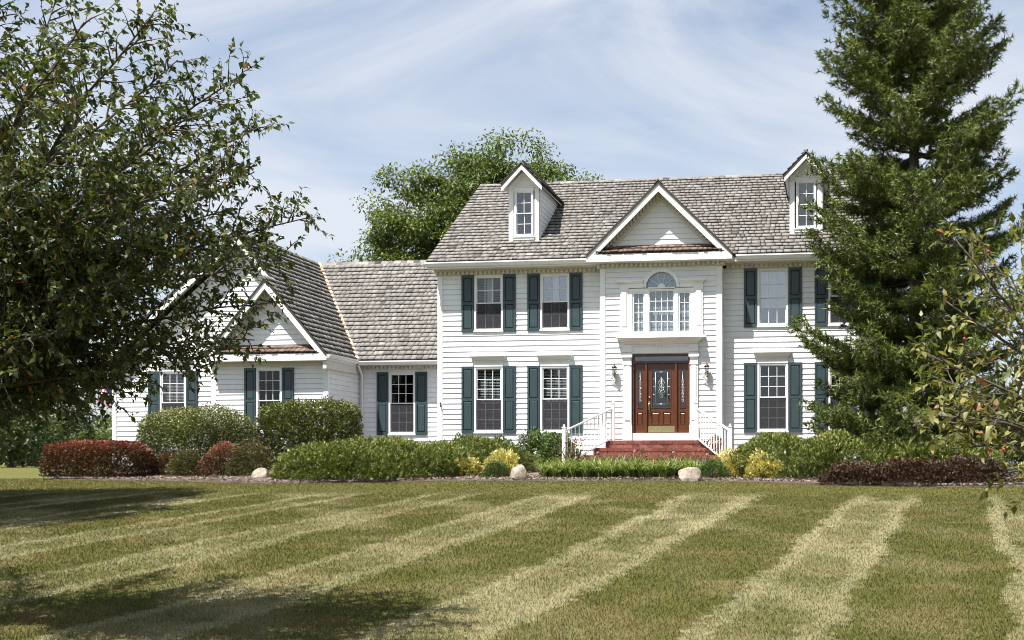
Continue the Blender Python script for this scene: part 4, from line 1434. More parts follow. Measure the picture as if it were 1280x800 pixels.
# ------------------------------------------------------------------ leaves
def norm(a):
    return a / np.maximum(np.linalg.norm(a, axis=1, keepdims=True), 1e-9)
def leaf_geo(P, D, L, W, R, curved=False, droop=.15, up=None):
    """leaves from P along D: two folded triangles, or four with a bent midrib"""
    n = len(P)
    D = norm(D)
    u = R.normal(0, .55, (n, 3)) + (np.array([0, 0, 1.0]) if up is None else up)
    S = norm(np.cross(D, u))
    N = norm(np.cross(S, D))
    L = np.broadcast_to(np.asarray(L, float), (n,))[:, None]
    W = np.broadcast_to(np.asarray(W, float), (n,))[:, None]
    fold = W * R.uniform(.05, .28, (n, 1))
    tip = P + D * L - N * L * droop * R.uniform(.2, 1.6, (n, 1))
    if not curved:
        q = P + D * L * .45 + N * fold
        V = np.stack([P, q - S * W * .5, tip, q + S * W * .5], 1).reshape(-1, 3)
        b = np.arange(n)[:, None] * 4
        F = np.concatenate([b + np.array([0, 1, 2]), b + np.array([0, 2, 3])], 1).reshape(-1, 3)
        return V, F, 2
    mid = P + D * L * .5
    a = P + D * L * .38 + N * fold
    V = np.stack([P, a - S * W * .5, tip, a + S * W * .5, mid], 1).reshape(-1, 3)
    b = np.arange(n)[:, None] * 5
    F = np.concatenate([b + np.array(t) for t in ((0, 1, 4), (1, 2, 4), (0, 4, 3), (4, 2, 3))], 1).reshape(-1, 3)
    return V, F, 4
def leaf_obj(name, P, D, L, W, mat, parent, seed, rnd=None, curved=False, droop=.15, **k):
    R = np.random.default_rng(seed)
    w = np.array(parent['_w']) if parent is not None and '_w' in parent.keys() else 0
    V, F, m = leaf_geo(np.asarray(P), np.asarray(D), L, W, R, curved, droop)
    rnd = R.random(len(P)) if rnd is None else rnd
    k.setdefault('kind', 'stuff')
    o = put(name, fast_mesh(name, V, F, [mat], np.repeat(rnd, m)), parent, **k)
    return o
def lumpy(q, R, amp=.14, freq=3.0, n=5):
    """a smooth random bulge factor on the unit sphere"""
    f = np.ones(len(q))
    for i in range(n):
        k = R.normal(0, 1, 3) * freq * (.6 + .5 * i)
        f += amp / (1 + .5 * i) * np.sin(q @ k + R.uniform(0, 6.28))
    return f
def shrub(name, x, y, rx, ry, h, n, LW, mat, seed, label, ex=2.0, group=None, cat='shrub', amp=.12, freq=2.5, tuft=0, upw=.35, outw=.7, shell=.3, droop=.15, z0=0.0, rot=0.0, stems=5, rnd_top=0.0, curved=False):
    R = np.random.default_rng(seed)
    zb = gz(x, y) + .04
    rt = thing(name, (x, y, zb), label, cat, group)
    m = n // tuft if tuft else n
    q = norm(R.normal(0, 1, (m, 3)))
    if ex > 3.2:                                        # clipped shapes: even cover of the box faces
        q = R.uniform(-1, 1, (m, 3))
        fc = R.choice(3, m, p=[ry * h, rx * h, rx * ry] / np.sum([ry * h, rx * h, rx * ry]))
        q[np.arange(m), fc] = np.sign(q[np.arange(m), fc])
        q = norm(q)
    q[:, 2] = np.abs(q[:, 2])
    r = (np.abs(q[:, 0]) ** ex + np.abs(q[:, 1]) ** ex + np.abs(q[:, 2]) ** ex) ** (-1 / ex)
    r *= lumpy(q, R, amp, freq)
    dep = 1 - shell * R.random(m) ** 2.2
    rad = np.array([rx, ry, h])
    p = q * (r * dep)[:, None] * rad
    p[:, 2] = np.maximum(p[:, 2] * (1 - z0) + z0 * h * R.random(m), .02)
    nr = norm(q / rad)
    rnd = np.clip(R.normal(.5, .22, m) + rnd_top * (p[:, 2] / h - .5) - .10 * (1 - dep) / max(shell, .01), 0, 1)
    c, s = math.cos(rot), math.sin(rot)
    M = np.array([[c, -s, 0], [s, c, 0], [0, 0, 1]])
    p = p @ M.T; nr = nr @ M.T
    if tuft:
        d0 = norm(nr * outw + R.normal(0, .45, (m, 3)) + np.array([0, 0, upw]))
        p = np.repeat(p, tuft, 0) + R.normal(0, .018, (m * tuft, 3))
        D = np.repeat(d0, tuft, 0) + R.normal(0, .42, (m * tuft, 3))
        rnd = np.clip(np.repeat(rnd, tuft) + R.normal(0, .1, m * tuft), 0, 1)
    else:
        D = nr * outw + R.normal(0, .55, (m, 3)) + np.array([0, 0, upw])
    k = len(p)
    sc = R.uniform(.7, 1.3, k)
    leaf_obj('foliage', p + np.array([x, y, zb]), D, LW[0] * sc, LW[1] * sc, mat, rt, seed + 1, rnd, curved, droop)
    b = MB()
    rg = random.Random(seed)
    for i in range(stems):
        a = 6.28 * (i + rg.random()) / stems
        k1 = rg.uniform(.35, .75)
        e = (x + c * math.cos(a) * rx * k1 - s * math.sin(a) * ry * k1, y + s * math.cos(a) * rx * k1 + c * math.sin(a) * ry * k1, zb + h * rg.uniform(.55, .8))
        o = (x + (e[0] - x) * .25, y + (e[1] - y) * .25, zb - .05)
        mid = ((e[0] + o[0]) / 2 + rg.uniform(-.08, .08), (e[1] + o[1]) / 2, zb + h * .4)
        b.tube([o, mid, e], [.022, .016, .006], 5)
        for j in range(3):
            f = (e[0] + rg.uniform(-.3, .3) * rx, e[1] + rg.uniform(-.3, .3) * ry, min(zb + h * .92, e[2] + rg.uniform(.02, .25) * h))
            b.tube([mid, ((mid[0] + f[0]) / 2, (mid[1] + f[1]) / 2, (mid[2] + f[2]) / 2 + .03), f], [.011, .008, .003], 4)
    b.build('stems', 'twig', rt, kind='stuff')
    return rt
# clipped and loose shrubs along the house, from west to east
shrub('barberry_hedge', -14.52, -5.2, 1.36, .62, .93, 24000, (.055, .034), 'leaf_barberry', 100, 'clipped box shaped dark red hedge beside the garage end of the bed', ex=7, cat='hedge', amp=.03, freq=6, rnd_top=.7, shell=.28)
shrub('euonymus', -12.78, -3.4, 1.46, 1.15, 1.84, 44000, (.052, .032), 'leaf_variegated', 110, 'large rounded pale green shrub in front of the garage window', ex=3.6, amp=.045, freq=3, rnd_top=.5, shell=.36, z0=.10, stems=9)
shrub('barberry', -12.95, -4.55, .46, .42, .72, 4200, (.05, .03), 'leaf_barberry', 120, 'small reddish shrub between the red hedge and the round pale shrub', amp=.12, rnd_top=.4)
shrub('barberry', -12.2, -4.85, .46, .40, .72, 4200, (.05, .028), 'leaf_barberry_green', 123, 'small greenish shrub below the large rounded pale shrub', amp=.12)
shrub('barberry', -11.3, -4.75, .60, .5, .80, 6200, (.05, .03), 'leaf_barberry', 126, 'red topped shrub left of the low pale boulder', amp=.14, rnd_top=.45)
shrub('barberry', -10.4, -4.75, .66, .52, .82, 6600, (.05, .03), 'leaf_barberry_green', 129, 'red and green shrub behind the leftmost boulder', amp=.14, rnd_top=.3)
shrub('yew', -10.17, -2.05, 1.40, .62, 2.0, 32000, (.095, .026), 'needle_yew', 130, 'box clipped yew with bare brown sides beside the garage wall', ex=7, amp=.03, freq=5, tuft=5, upw=.55, outw=.6, shell=.34, stems=18, z0=.06, rnd_top=.45)
J = dict(tuft=6, upw=.7, outw=.65, shell=.30, cat='shrub', amp=.08, freq=4.6, rnd_top=.35, ex=2.7)
JL = (.090, .022)
shrub('juniper', -7.35, -5.75, 1.65, 1.2, .88, 32000, JL, 'needle_juniper', 140, 'broad spreading juniper at the lawn edge beside the leftmost boulder', **J)
shrub('juniper', -5.85, -4.75, 1.5, 1.2, .84, 26000, JL, 'needle_juniper', 144, 'spreading juniper just left of the two yellow shrubs', **J)
shrub('juniper', -4.75, -2.75, 1.6, 1.1, .88, 20000, JL, 'needle_juniper', 148, 'spreading juniper behind the yellow shrubs under two shuttered windows', **J)
shrub('juniper', -7.45, -2.9, 1.6, .9, .86, 14000, JL, 'needle_juniper', 152, 'juniper at the back of the bed under the wing window', **J)
B_ = dict(cat='shrub', amp=.16, freq=4, rnd_top=.3, stems=7)
shrub('boxwood', -5.85, -.85, .5, .4, 1.10, 4000, (.07, .04), 'leaf_box', 156, 'dark leafy shrub under the leftmost main window', **B_)
shrub('boxwood', -4.85, -.85, .5, .4, 1.03, 4000, (.07, .04), 'leaf_box', 159, 'dark leafy shrub between the two left windows', **B_)
shrub('boxwood', -3.45, -1.3, .66, .5, 1.12, 6000, (.07, .04), 'leaf_box', 162, 'dark leafy shrub below the window left of the steps', **B_)
shrub('boxwood', -2.65, -1.9, .6, .5, .92, 5600, (.07, .04), 'leaf_box', 165, 'dark leafy shrub touching the left stair railing', **B_)
Y_ = dict(cat='shrub', amp=.13, freq=4, rnd_top=.6, upw=.8, outw=.8, droop=.05)
shrub('golden_shrub', -4.43, -4.75, .44, .40, .53, 2500, (.075, .034), 'leaf_gold', 170, 'yellow leaved shrub against the spreading juniper, farther from the boulder', **Y_)
shrub('golden_shrub', -3.55, -4.55, .48, .40, .58, 2600, (.075, .034), 'leaf_gold', 173, 'yellow leaved shrub behind the small green ball and boulder', **Y_)
shrub('golden_shrub', 2.52, -4.7, .45, .40, .56, 2400, (.075, .034), 'leaf_gold', 176, 'yellow leaved shrub at the foot of the right railing', **Y_)
shrub('golden_shrub', 3.38, -5.3, .46, .42, .56, 2700, (.075, .034), 'leaf_gold', 179, 'yellow leaved shrub against the right juniper', **Y_)
shrub('golden_shrub', 9.9, -6.0, .6, .5, .5, 2600, (.075, .034), 'leaf_gold', 182, 'yellow green shrub at the bed end behind the crab apple', **Y_)
G_ = dict(cat='shrub', amp=.06, freq=4, rnd_top=.3, upw=.5, outw=.9)
shrub('boxwood', -3.46, -5.3, .33, .32, .42, 3000, (.042, .020), 'leaf_box', 185, 'small bright green ball shrub left of the middle boulder', **G_)
shrub('boxwood', 2.12, -5.4, .37, .34, .48, 3400, (.042, .020), 'leaf_box', 188, 'small bright green ball shrub right of the whitish boulder', **G_)
shrub('juniper', 3.75, -3.9, 1.4, 1.4, 1.03, 27000, JL, 'needle_juniper', 190, 'tall spreading juniper under the window beside the stair railing', **J)
shrub('juniper', 5.55, -4.9, 1.8, 1.5, 1.0, 32000, JL, 'needle_juniper', 194, 'broad spreading juniper in front of the pine trunk', **J)
shrub('juniper', 7.6, -5.1, 1.5, 1.4, .94, 23000, JL, 'needle_juniper', 198, 'spreading juniper partly behind the crab apple leaves', **J)
D_ = dict(cat='shrub', amp=.12, freq=3.4, rnd_top=.25, group='dark red barberries at the right lawn edge')
shrub('barberry', 5.55, -6.9, .75, .5, .40, 5400, (.055, .034), 'leaf_barberry_dark', 202, 'smallest low dark red barberry, nearest the yellow shrubs', **D_)
shrub('barberry', 6.75, -7.05, 1.0, .55, .56, 8400, (.055, .034), 'leaf_barberry_dark', 205, 'broadest low dark red barberry, in the middle of its row of three', **D_)
shrub('barberry', 8.1, -6.85, .95, .55, .52, 7600, (.055, .034), 'leaf_barberry_dark', 208, 'low dark red barberry under the crab apple branches, last of three', **D_)
# day lilies: arching strap leaves
def lily_mesh(seed):
    R = random.Random(seed)
    m = MB()
    for i in range(64):
        m.rnd = R.random()
        a = R.uniform(0, 6.28)
        L = R.uniform(.42, .70)
        sp = R.uniform(.35, .95)
        w = R.uniform(.012, .020)
        x0, y0 = R.gauss(0, .05), R.gauss(0, .05)
        ca, sa = math.cos(a), math.sin(a)
        pts = []
        for k in range(5):
            t = k / 4
            rr = L * sp * t * (.55 + .55 * t)
            z = L * (1.05 * t - .62 * sp * t * t * (.6 + .7 * t))
            pts.append((x0 + ca * rr, y0 + sa * rr, z))
        b = len(m.v)
        for k, q in enumerate(pts):
            ww = w * (1 - (k / 4) ** 2 * .95)
            m.v += [(q[0] - sa * ww, q[1] + ca * ww, q[2]), (q[0] + sa * ww, q[1] - ca * ww, q[2])]
        for k in range(4):
            m.face([b + 2 * k, b + 2 * k + 1, b + 2 * k + 3, b + 2 * k + 2])
    return m.mesh('day_lily', 'leaf_lily')
lil = [lily_mesh(300 + i) for i in range(4)]
rg = random.Random(9)
for row, (y0, n, x0, x1) in enumerate(((-5.35, 16, -2.25, 1.15), (-4.85, 16, -2.45, 1.75), (-4.3, 14, -2.35, 1.95))):
    for i in range(n):
        x = x0 + (x1 - x0) * (i + .5) / n + rg.uniform(-.06, .06)
        y = y0 + rg.uniform(-.12, .12)
        o = put('day_lily', lil[rg.randrange(4)], None, 'arching strap leaved day lily clump in the row before the brick steps', 'plant', 'day lilies before the steps', loc=(x, y, gz(x, y) + .05))
        s = rg.uniform(.85, 1.15)
        o.scale = (s, s, s)
        o.rotation_euler = (0, 0, rg.uniform(0, 6.28))
# rose bushes between the lilies and the steps
roses = (('sparse rose bush with one red bloom at the left railing', -1.95, .82), ('low reddish rose bush before the left part of the steps', -1.1, .55), ('low reddish rose bush before the middle of the steps', -.2, .58), ('low reddish rose bush before the right part of the steps', .75, .56), ('low reddish rose bush near the foot of the right railing', 1.55, .5))
for i, (lb, x, h) in enumerate(roses):
    y = -3.45
    rt = shrub('rose_bush', x, y, .5, .34, h, 700, (.06, .034), 'leaf_rose', 400 + i * 5, lb, cat='rose bush', amp=.3, freq=4, shell=.85, stems=9)
    for k, (dx, dz, mt) in enumerate((((-.12, .98, 'red_petal'), (.10, .92, 'red_petal'), (.3, 1.05, 'pink_petal')) if i == 0 else ((.1 * (i - 2), .98, 'pink_petal'),))):
        m = MB()
        R = random.Random(i * 9 + k)
        for q in range(9):
            a, e = q * 2.4, .3 + .08 * q
            c = Vector((x + dx, y - .12, gz(x, y) + .04 + h * dz))
            d = Vector((math.cos(a) * math.sin(e), math.sin(a) * math.sin(e), math.cos(e)))
            u = d.orthogonal().normalized() * .03; w = d.cross(u).normalized() * .03
            b = len(m.v)
            m.v += [tuple(c), tuple(c + d * .035 + u), tuple(c + d * .06), tuple(c + d * .035 + w)]
            m.face([b, b + 1, b + 2, b + 3])
        m.build('rose_bloom', mt, rt)
# boulders
def boulder(x, y, rx, ry, h, seed, label, flat=.2):
    R = random.Random(seed)
    import bmesh
    bm = bmesh.new()
    bmesh.ops.create_icosphere(bm, subdivisions=3, radius=1)
    ks = [(Vector((R.gauss(0, 1), R.gauss(0, 1), R.gauss(0, 1))), R.uniform(0, 6.28)) for _ in range(9)]
    planes = [(Vector((R.gauss(0, 1), R.gauss(0, 1), R.gauss(0, .8))).normalized(), R.uniform(.62, .9)) for _ in range(9)]
    for v in bm.verts:
        p = v.co.copy()
        for n_, d_ in planes:
            e = p.dot(n_) - d_
            if e > 0:
                p -= n_ * e * .85
        f = 1 + sum(.035 / (1 + .35 * i) * math.sin(p.dot(k) * (1.6 + i) + ph) for i, (k, ph) in enumerate(ks))
        p *= f
        v.co = (p.x * rx, p.y * ry, max(p.z, -.5) * h)
    me = bpy.data.meshes.new('boulder')
    bm.to_mesh(me)
    bm.free()
    me.materials.append(MATS['rock'])
    put('boulder', me, None, label, 'boulder', 'boulders at the lawn edge', loc=(x, y, gz(x, y) + h * .24))
boulder(-9.62, -5.6, .27, .22, .25, 1, 'low pale boulder beside the red shrubs on the left')
boulder(-2.72, -5.72, .235, .2, .34, 2, 'blocky tan boulder with dark underside left of the day lilies')
boulder(1.6, -5.82, .33, .24, .32, 3, 'whitish rounded boulder right of the day lilies')
# flower pot by the steps
pt = thing('flower_pot', (1.72, -1.15, 0.0), 'terracotta flower pot behind the right railing', 'flower pot')
m = MB()
m.lathe([(.11, .45), (.16, .76), (.185, .765), (.185, .83), (.16, .83), (.15, .80)], (1.72, -1.15, 0), 18)
m.build('pot', 'clay', pt)
R = np.random.default_rng(77)
q = norm(R.normal(0, 1, (260, 3))); q[:, 2] = np.abs(q[:, 2])
leaf_obj('foliage', np.array([1.72, -1.15, .84]) + q * np.array([.17, .17, .2]) * R.uniform(.4, 1, (260, 1)), q + R.normal(0, .4, (260, 3)), .06, .035, 'leaf_box', pt, 78)
m = MB(); m.box(1.5, 1.95, -1.35, -.95, -.1, .448); m.build('plinth', 'foundation', pt)
# ------------------------------------------------------------------ trees
def cw(u, v, d):
    """world place of the direction (u, v) of the photograph at d metres from the camera plane"""
    return at_cam((u - 872) / 1300 * d, d, (580 - v) / 1300 * d)
def curve(p0, p1, R, sag=0.1, n=7, wob=.05):
    p0, p1 = np.asarray(p0, float), np.asarray(p1, float)
    t = np.linspace(0, 1, n)[:, None]
    L = np.linalg.norm(p1 - p0)
    p = p0 + (p1 - p0) * t
    p[:, 2] += (np.sin(np.pi * t[:, 0])) * sag * L
    w = np.cumsum(R.normal(0, wob * L / n, (n, 3)), 0)
    w -= w[-1] * t * 1.0
    w *= np.sin(np.pi * t)
    return p + w
def twiggy(rt, fork, ends, r0, seed, mat, LW, spacing=.11, blen=.62, tsp=.075, tlen=.2, lsp=.03, frac0=.22, bark='bark_apple', sag=.07, parts=300, reach=1.0, fill=1.0, big_px=8.0, fruit=0, dens=None):
    """limbs from a fork to given ends, branches and twigs on them, a leaf every few centimetres of twig"""
    R = np.random.default_rng(seed)
    lim, br = MB(), MB()
    P, D = [], []
    fr = []
    ax = lambda a: a / max(np.linalg.norm(a), 1e-9)
    for e in ends:
        f = np.array(fork) + R.normal(0, .05, 3)
        pts = curve(f, e, R, sag, 9, .09)
        L = np.linalg.norm(pts[-1] - pts[0])
        rad = np.linspace(r0 * R.uniform(.55, .8), .004, 9)
        lim.tube(pts, list(rad), 6)
        seg = np.linalg.norm(np.diff(pts, axis=0), axis=1)
        S = np.concatenate([[0], np.cumsum(seg)])
        s = S[-1] * frac0
        while s < S[-1]:
            i = min(np.searchsorted(S, s) - 1, 7)
            k = (s - S[i]) / seg[i]
            q = pts[i] + (pts[i + 1] - pts[i]) * k
            t = ax(pts[i + 1] - pts[i])
            rem = 1 - s / S[-1]
            bl = blen * R.uniform(.35, 1.1) * (.25 + .75 * min(1, rem * 1.5))
            d = ax(t * .75 + ax(np.cross(t, R.normal(0, 1, 3))) * R.uniform(.6, 1.1) + np.array([0, 0, .12]))
            bp = curve(q, q + d * bl, R, R.uniform(-.05, .1), 5, .14)
            br.tube(bp, [.007, .006, .0045, .003, .0018], 4, cap=False)
            nt = max(2, int(bl / tsp))
            for j in range(nt + 1):
                kk = (j + .6) / (nt + .6) if j < nt else 1.0
                ii = min(int(kk * 4), 3)
                tq = bp[ii] + (bp[ii + 1] - bp[ii]) * (kk * 4 - ii)
                bd = ax(bp[ii + 1] - bp[ii])
                td = ax(bd * (.5 if j < nt else 1.4) + R.normal(0, .55, 3) + np.array([0, 0, .05]))
                tl = tlen * R.uniform(.4, 1.2)
                te = tq + td * tl
                br.tube([tq, (tq + te) / 2 + R.normal(0, .008, 3), te], [.0028, .0022, .001], 3, cap=False)
                nl = max(2, int(tl / lsp * fill))
                for h in range(nl):
                    kq = (h + 1) / nl
                    P.append(tq + (te - tq) * kq)
                    D.append(td * .55 + R.normal(0, .6, 3) + np.array([0, 0, -.35]))
                if fruit and R.random() < fruit:
                    fr.append(te - np.array([0, 0, .03]))
            s += spacing * R.uniform(.6, 1.4)
    lim.build('limbs', bark, rt, kind='stuff')
    br.build('twigs', 'twig', rt, kind='stuff')
    P, D = np.array(P), np.array(D)
    n = len(P)
    sc = R.uniform(.6, 1.3, n)
    rnd = np.clip(R.random(n) * 1.0, 0, 1)
    L, Wd = LW[0] * sc, LW[1] * sc * R.uniform(.8, 1.2, n)
    V, F, m = leaf_geo(P, D, L, Wd, R, True, .22)
    V5 = V.reshape(n, 5, 3)
    # which leaves show largest in the photograph
    d = V5 - np.array(EYE)
    w = np.maximum(d @ Fw, .3)
    u = 872 + 1300 * (d @ Rt) / w
    v = 580 - 1300 * d[..., 2] / w
    a = np.abs((u[:, 2] - u[:, 0]) * (v[:, 1] - v[:, 3]) - (u[:, 1] - u[:, 3]) * (v[:, 2] - v[:, 0])) * .5
    a[(u[:, 0] < 0) | (u[:, 0] > 1280) | (v[:, 0] < 0) | (v[:, 0] > 800)] = 0
    order = np.argsort(-a)
    top = order[:parts]
    F5 = [(0, 1, 4), (1, 2, 4), (0, 4, 3), (4, 2, 3)]
    for i in top:
        put('leaf', fast_mesh('leaf', V5[i], F5, [mat], [rnd[i]] * 4), rt)
    rest = order[parts:]
    V = V5[rest].reshape(-1, 3)
    b = np.arange(len(rest))[:, None, None] * 5 + np.array(F5)[None]
    put('foliage', fast_mesh('foliage', V, b.reshape(-1, 3), [mat], np.repeat(rnd[rest], 4)), rt, kind='stuff')
    for q in fr[:60]:
        m = MB()
        m.lathe([(.002, -.011), (.009, -.007), (.011, .0), (.009, .007), (.002, .010)], q, 7)
        m.tube([q + np.array([0, 0, .009]), q + np.array([.003, 0, .035])], .0012, 3)
        m.build('fruit', 'fruit', rt)
    return n
def trunk(rt, pts, rad, mat='bark_apple', n=9):
    m = MB()
    m.tube(pts, rad, n)
    return m.build('trunk', mat, rt)
# near apple tree whose branches reach in from the left
def ground_at(r, d):
    q = at_cam(r, d, 0)
    return q[0], q[1], gz(q[0], q[1])
bx, by, bz = ground_at(-6.35, 8.0)
ap = thing('apple_tree', (bx, by, bz), 'leafy dark green tree whose long twigs hang before the garage gable', 'tree')
fork = at_cam(-6.15, 7.9, .35)
trunk(ap, [(bx, by, bz - .15), (bx + .02, by, bz + .1), (bx + .1, by - .03, bz + .8), fork], [.19, .15, .12, .11])
ends = [(10, -30, 7.5), (70, 0, 8.5), (105, 28, 7.0), (188, 22, 7.6), (222, 75, 8.3), (305, 92, 7.6), (322, 160, 8.2), (298, 205, 7.0), (318, 215, 8.8), (285, 262, 7.4), (385, 272, 7.7), (335, 300, 8.6), (345, 330, 7.2), (332, 380, 8.0), (318, 425, 7.4),
        (250, 440, 7.8), (215, 448, 8.6), (165, 470, 7.5), (120, 495, 8.4), (60, 515, 7.8), (0, 505, 8.6), (150, 250, 6.6), (150, 350, 6.8), (100, 150, 6.8), (60, 420, 6.8), (205, 350, 9.0), (185, 190, 9.2), (60, 250, 9.4), (230, 150, 7.3), (240, 300, 7.7), (60, 90, 7.6), (110, 420, 9.0), (30, 330, 7.2), (90, 300, 8.2),
        (-200, 100, 6.5), (-400, 200, 8.0), (-420, -40, 8.5), (-280, -120, 7.5), (-340, 380, 9.0), (-240, 280, 10.2), (-90, -70, 9.0), (-480, 350, 7.2), (-150, 420, 6.9), (-60, 200, 10.4), (-260, 480, 7.8)]
ends = [(u, v, d - (.7 if v < 240 else 0)) for u, v, d in ends if not (u < -140 and d < 7.3)]
n1 = twiggy(ap, fork, [cw(*e) for e in ends], .034, 501, 'leaf_apple', (.050, .028), spacing=.054, blen=.64, tsp=.060, tlen=.18, lsp=.0185)
# crab apple reaching in from the right edge
bx, by, bz = ground_at(2.75, 6.3)
cr = thing('crab_apple', (bx, by, bz), 'yellow green crab apple branches with small red fruits and big leaves', 'tree')
fork2 = at_cam(2.45, 6.2, -.02)
trunk(cr, [(bx, by, bz - .15), (bx - .02, by, bz + .12), (bx - .1, by, bz + .7), fork2], [.12, .095, .08, .07])
ends2 = [(1195, 300, 6.0), (1212, 285, 6.5), (1180, 375, 6.2), (1152, 440, 6.0), (1140, 528, 5.8), (1165, 470, 6.3), (1190, 560, 6.1), (1275, 275, 6.2), (1290, 330, 6.6), (1250, 592, 5.8), (1222, 440, 6.4), (1255, 380, 6.0), (1275, 470, 5.7), (1170, 520, 5.6), (1235, 520, 5.6), (1260, 560, 6.6),
         (1420, 250, 6.0), (1520, 200, 6.6), (1600, 330, 6.0), (1650, 480, 6.4), (1500, 450, 5.4), (1400, 420, 7.2), (1560, 300, 7.4), (1340, 340, 5.9), (1380, 560, 5.5)]
n2 = twiggy(cr, fork2, [cw(*e) for e in ends2], .024, 521, 'leaf_crab', (.062, .032), spacing=.085, blen=.40, tsp=.075, tlen=.14, lsp=.027, frac0=.25, sag=.05, fruit=.035, fill=.85)
print('leaves', n1, n2)

def clump_tree(name, label, x, y, th, tr, blobs, nclump, per, LW, mat, seed, rc=(.5, .95), group=None, shell=.55, bark='bark', limbs=26, cat='tree', up=.25, zb=None):
    R = np.random.default_rng(seed)
    zb = gz(x, y) if zb is None else zb
    rt = thing(name, (x, y, zb), label, cat, group)
    B = np.array(blobs, float)
    vol = B[:, 3] * B[:, 4] * B[:, 5]
    k = R.choice(len(B), nclump, p=vol ** .7 / (vol ** .7).sum())
    q = norm(R.normal(0, 1, (nclump, 3)))
    rr = (1 - shell * R.random(nclump) ** 1.5)
    C = B[k, :3] + q * rr[:, None] * B[k, 3:6] * lumpy(q, R, .10, 2.0)[:, None]
    C += np.array([x, y, zb])
    C[:, 2] = np.maximum(C[:, 2], zb + .3)
    r = R.uniform(*rc, nclump)
    K = np.repeat(np.arange(nclump), per)
    o = norm(R.normal(0, 1, (len(K), 3))) * (R.random(len(K)) ** .55 * .95)[:, None] * r[K][:, None] * np.array([1, 1, .72])
    P = C[K] + o
    D = norm(o) * .8 + R.normal(0, .55, (len(K), 3)) + np.array([0, 0, -up])
    sc = R.uniform(.7, 1.3, len(K))
    rnd = np.clip(R.normal(.5, .2, len(K)) + R.normal(0, .13, nclump)[K], 0, 1)
    leaf_obj('foliage', P, D, LW[0] * sc, LW[1] * sc, mat, rt, seed + 1, rnd)
    m = MB()
    top = np.array([x, y, zb + th])
    m.tube([(x, y, zb - .2), (x, y, zb + .15), (x + tr * .3, y, zb + th * .5), top], [tr * 1.35, tr, tr * .8, tr * .7], 9)
    m.build('trunk', bark, rt)
    m = MB()
    for i in R.choice(nclump, min(limbs, nclump), replace=False):
        st = np.array([x, y, zb + th * R.uniform(.75, 1.0)])
        c = curve(st, C[i], R, .06, 6, .06)
        m.tube(c, list(np.linspace(tr * .42, .012, 6)), 5, cap=False)
    m.build('limbs', bark, rt, kind='stuff')
    return rt
# dark tree by the drive that throws the broad shadow at the left
q = at_cam(-14.7, 18.9, 0)
clump_tree('shade_tree', 'dark dense tree casting the broad solid shadow on the lawn', q[0], q[1], 1.9, .18, [(-.5, 0, 4.3, 3.5, 3.6, 1.6), (1.6, -2.7, 4.6, 2.5, 2.4, 1.2), (-.3, .3, 5.2, 3.0, 3.0, 1.5), (-.8, -.2, 2.9, 3.2, 3.4, 1.4)], 1000, 62, (.20, .10), 'leaf_dark', 601, rc=(.45, .8), shell=.7)
# tall tree behind the house
q = at_cam(-11.4, 52.0, 0)
clump_tree('tall_tree', 'tall broad green tree rising behind the house roof', q[0], q[1], 7.0, .45,
           [(-3.9, 0, 8.8, 2.9, 3.2, 3.3), (-5.3, 0, 8.0, 1.9, 2.2, 2.5), (-2.7, -.4, 11.7, 2.6, 3.0, 2.8), (-.2, 0, 13.1, 2.5, 2.8, 2.7), (2.3, 0, 13.6, 2.5, 2.6, 2.7), (-.4, -.8, 10.0, 3.9, 3.4, 4.2), (4.6, 0, 12.2, 2.2, 2.5, 2.3), (5.6, 0, 11.2, 2.3, 2.4, 2.3), (7.4, 0, 11.4, 1.8, 2.0, 1.7), (2.6, .3, 10.6, 4, 4, 4)],
           640, 190, (.19, .085), 'leaf_willow', 611, rc=(.55, 1.25), limbs=70, up=.5, shell=.55, zb=0.0)
# trees far off at both sides
far = [(15, 60, 468, 2.9, 'leaf_far', 'dense green tree far off below the apple boughs, nearest the left edge'), (-70, 56, 440, 3.4, 'leaf_dark', 'dark tree far off beyond the left edge'), (72, 69, 470, 2.6, 'leaf_dark', 'dark bushy tree far off between the left edge and the flag'),
       (112, 84, 528, 2.0, 'leaf_willow', 'pale green bush far off just left of the garage wall'), (40, 92, 500, 3.4, 'leaf_far', 'tree at the far left horizon behind the dark bushy tree'), (160, 88, 500, 3.2, 'leaf_willow', 'light green tree half hidden by the garage'),
       (1185, 62, 478, 2.6, 'leaf_dark', 'dark tree far off behind the pine trunk'), (1245, 74, 505, 3.0, 'leaf_far', 'tree far off at the right, behind the crab apple'), (1320, 70, 470, 3.2, 'leaf_dark', 'dark tree far off beyond the right edge')]
for i, (u, d, vt, rx, mt, lb) in enumerate(far):
    q = cw(u, 580, d)
    H = .2 + (580 - vt) / 1300 * d
    clump_tree('distant_tree', lb, q[0], q[1], H * .35, .16, [(0, 0, H * .5, rx, rx, H * .5), (rx * .3, 0, H * .33, rx * .9, rx * .9, H * .33), (-rx * .4, 0, H * .36, rx * .8, rx * .8, H * .34)], 150, 30, (.28, .14), mt, 620 + i * 7, rc=(.5, .9), group='distant trees', limbs=8, zb=0.0)

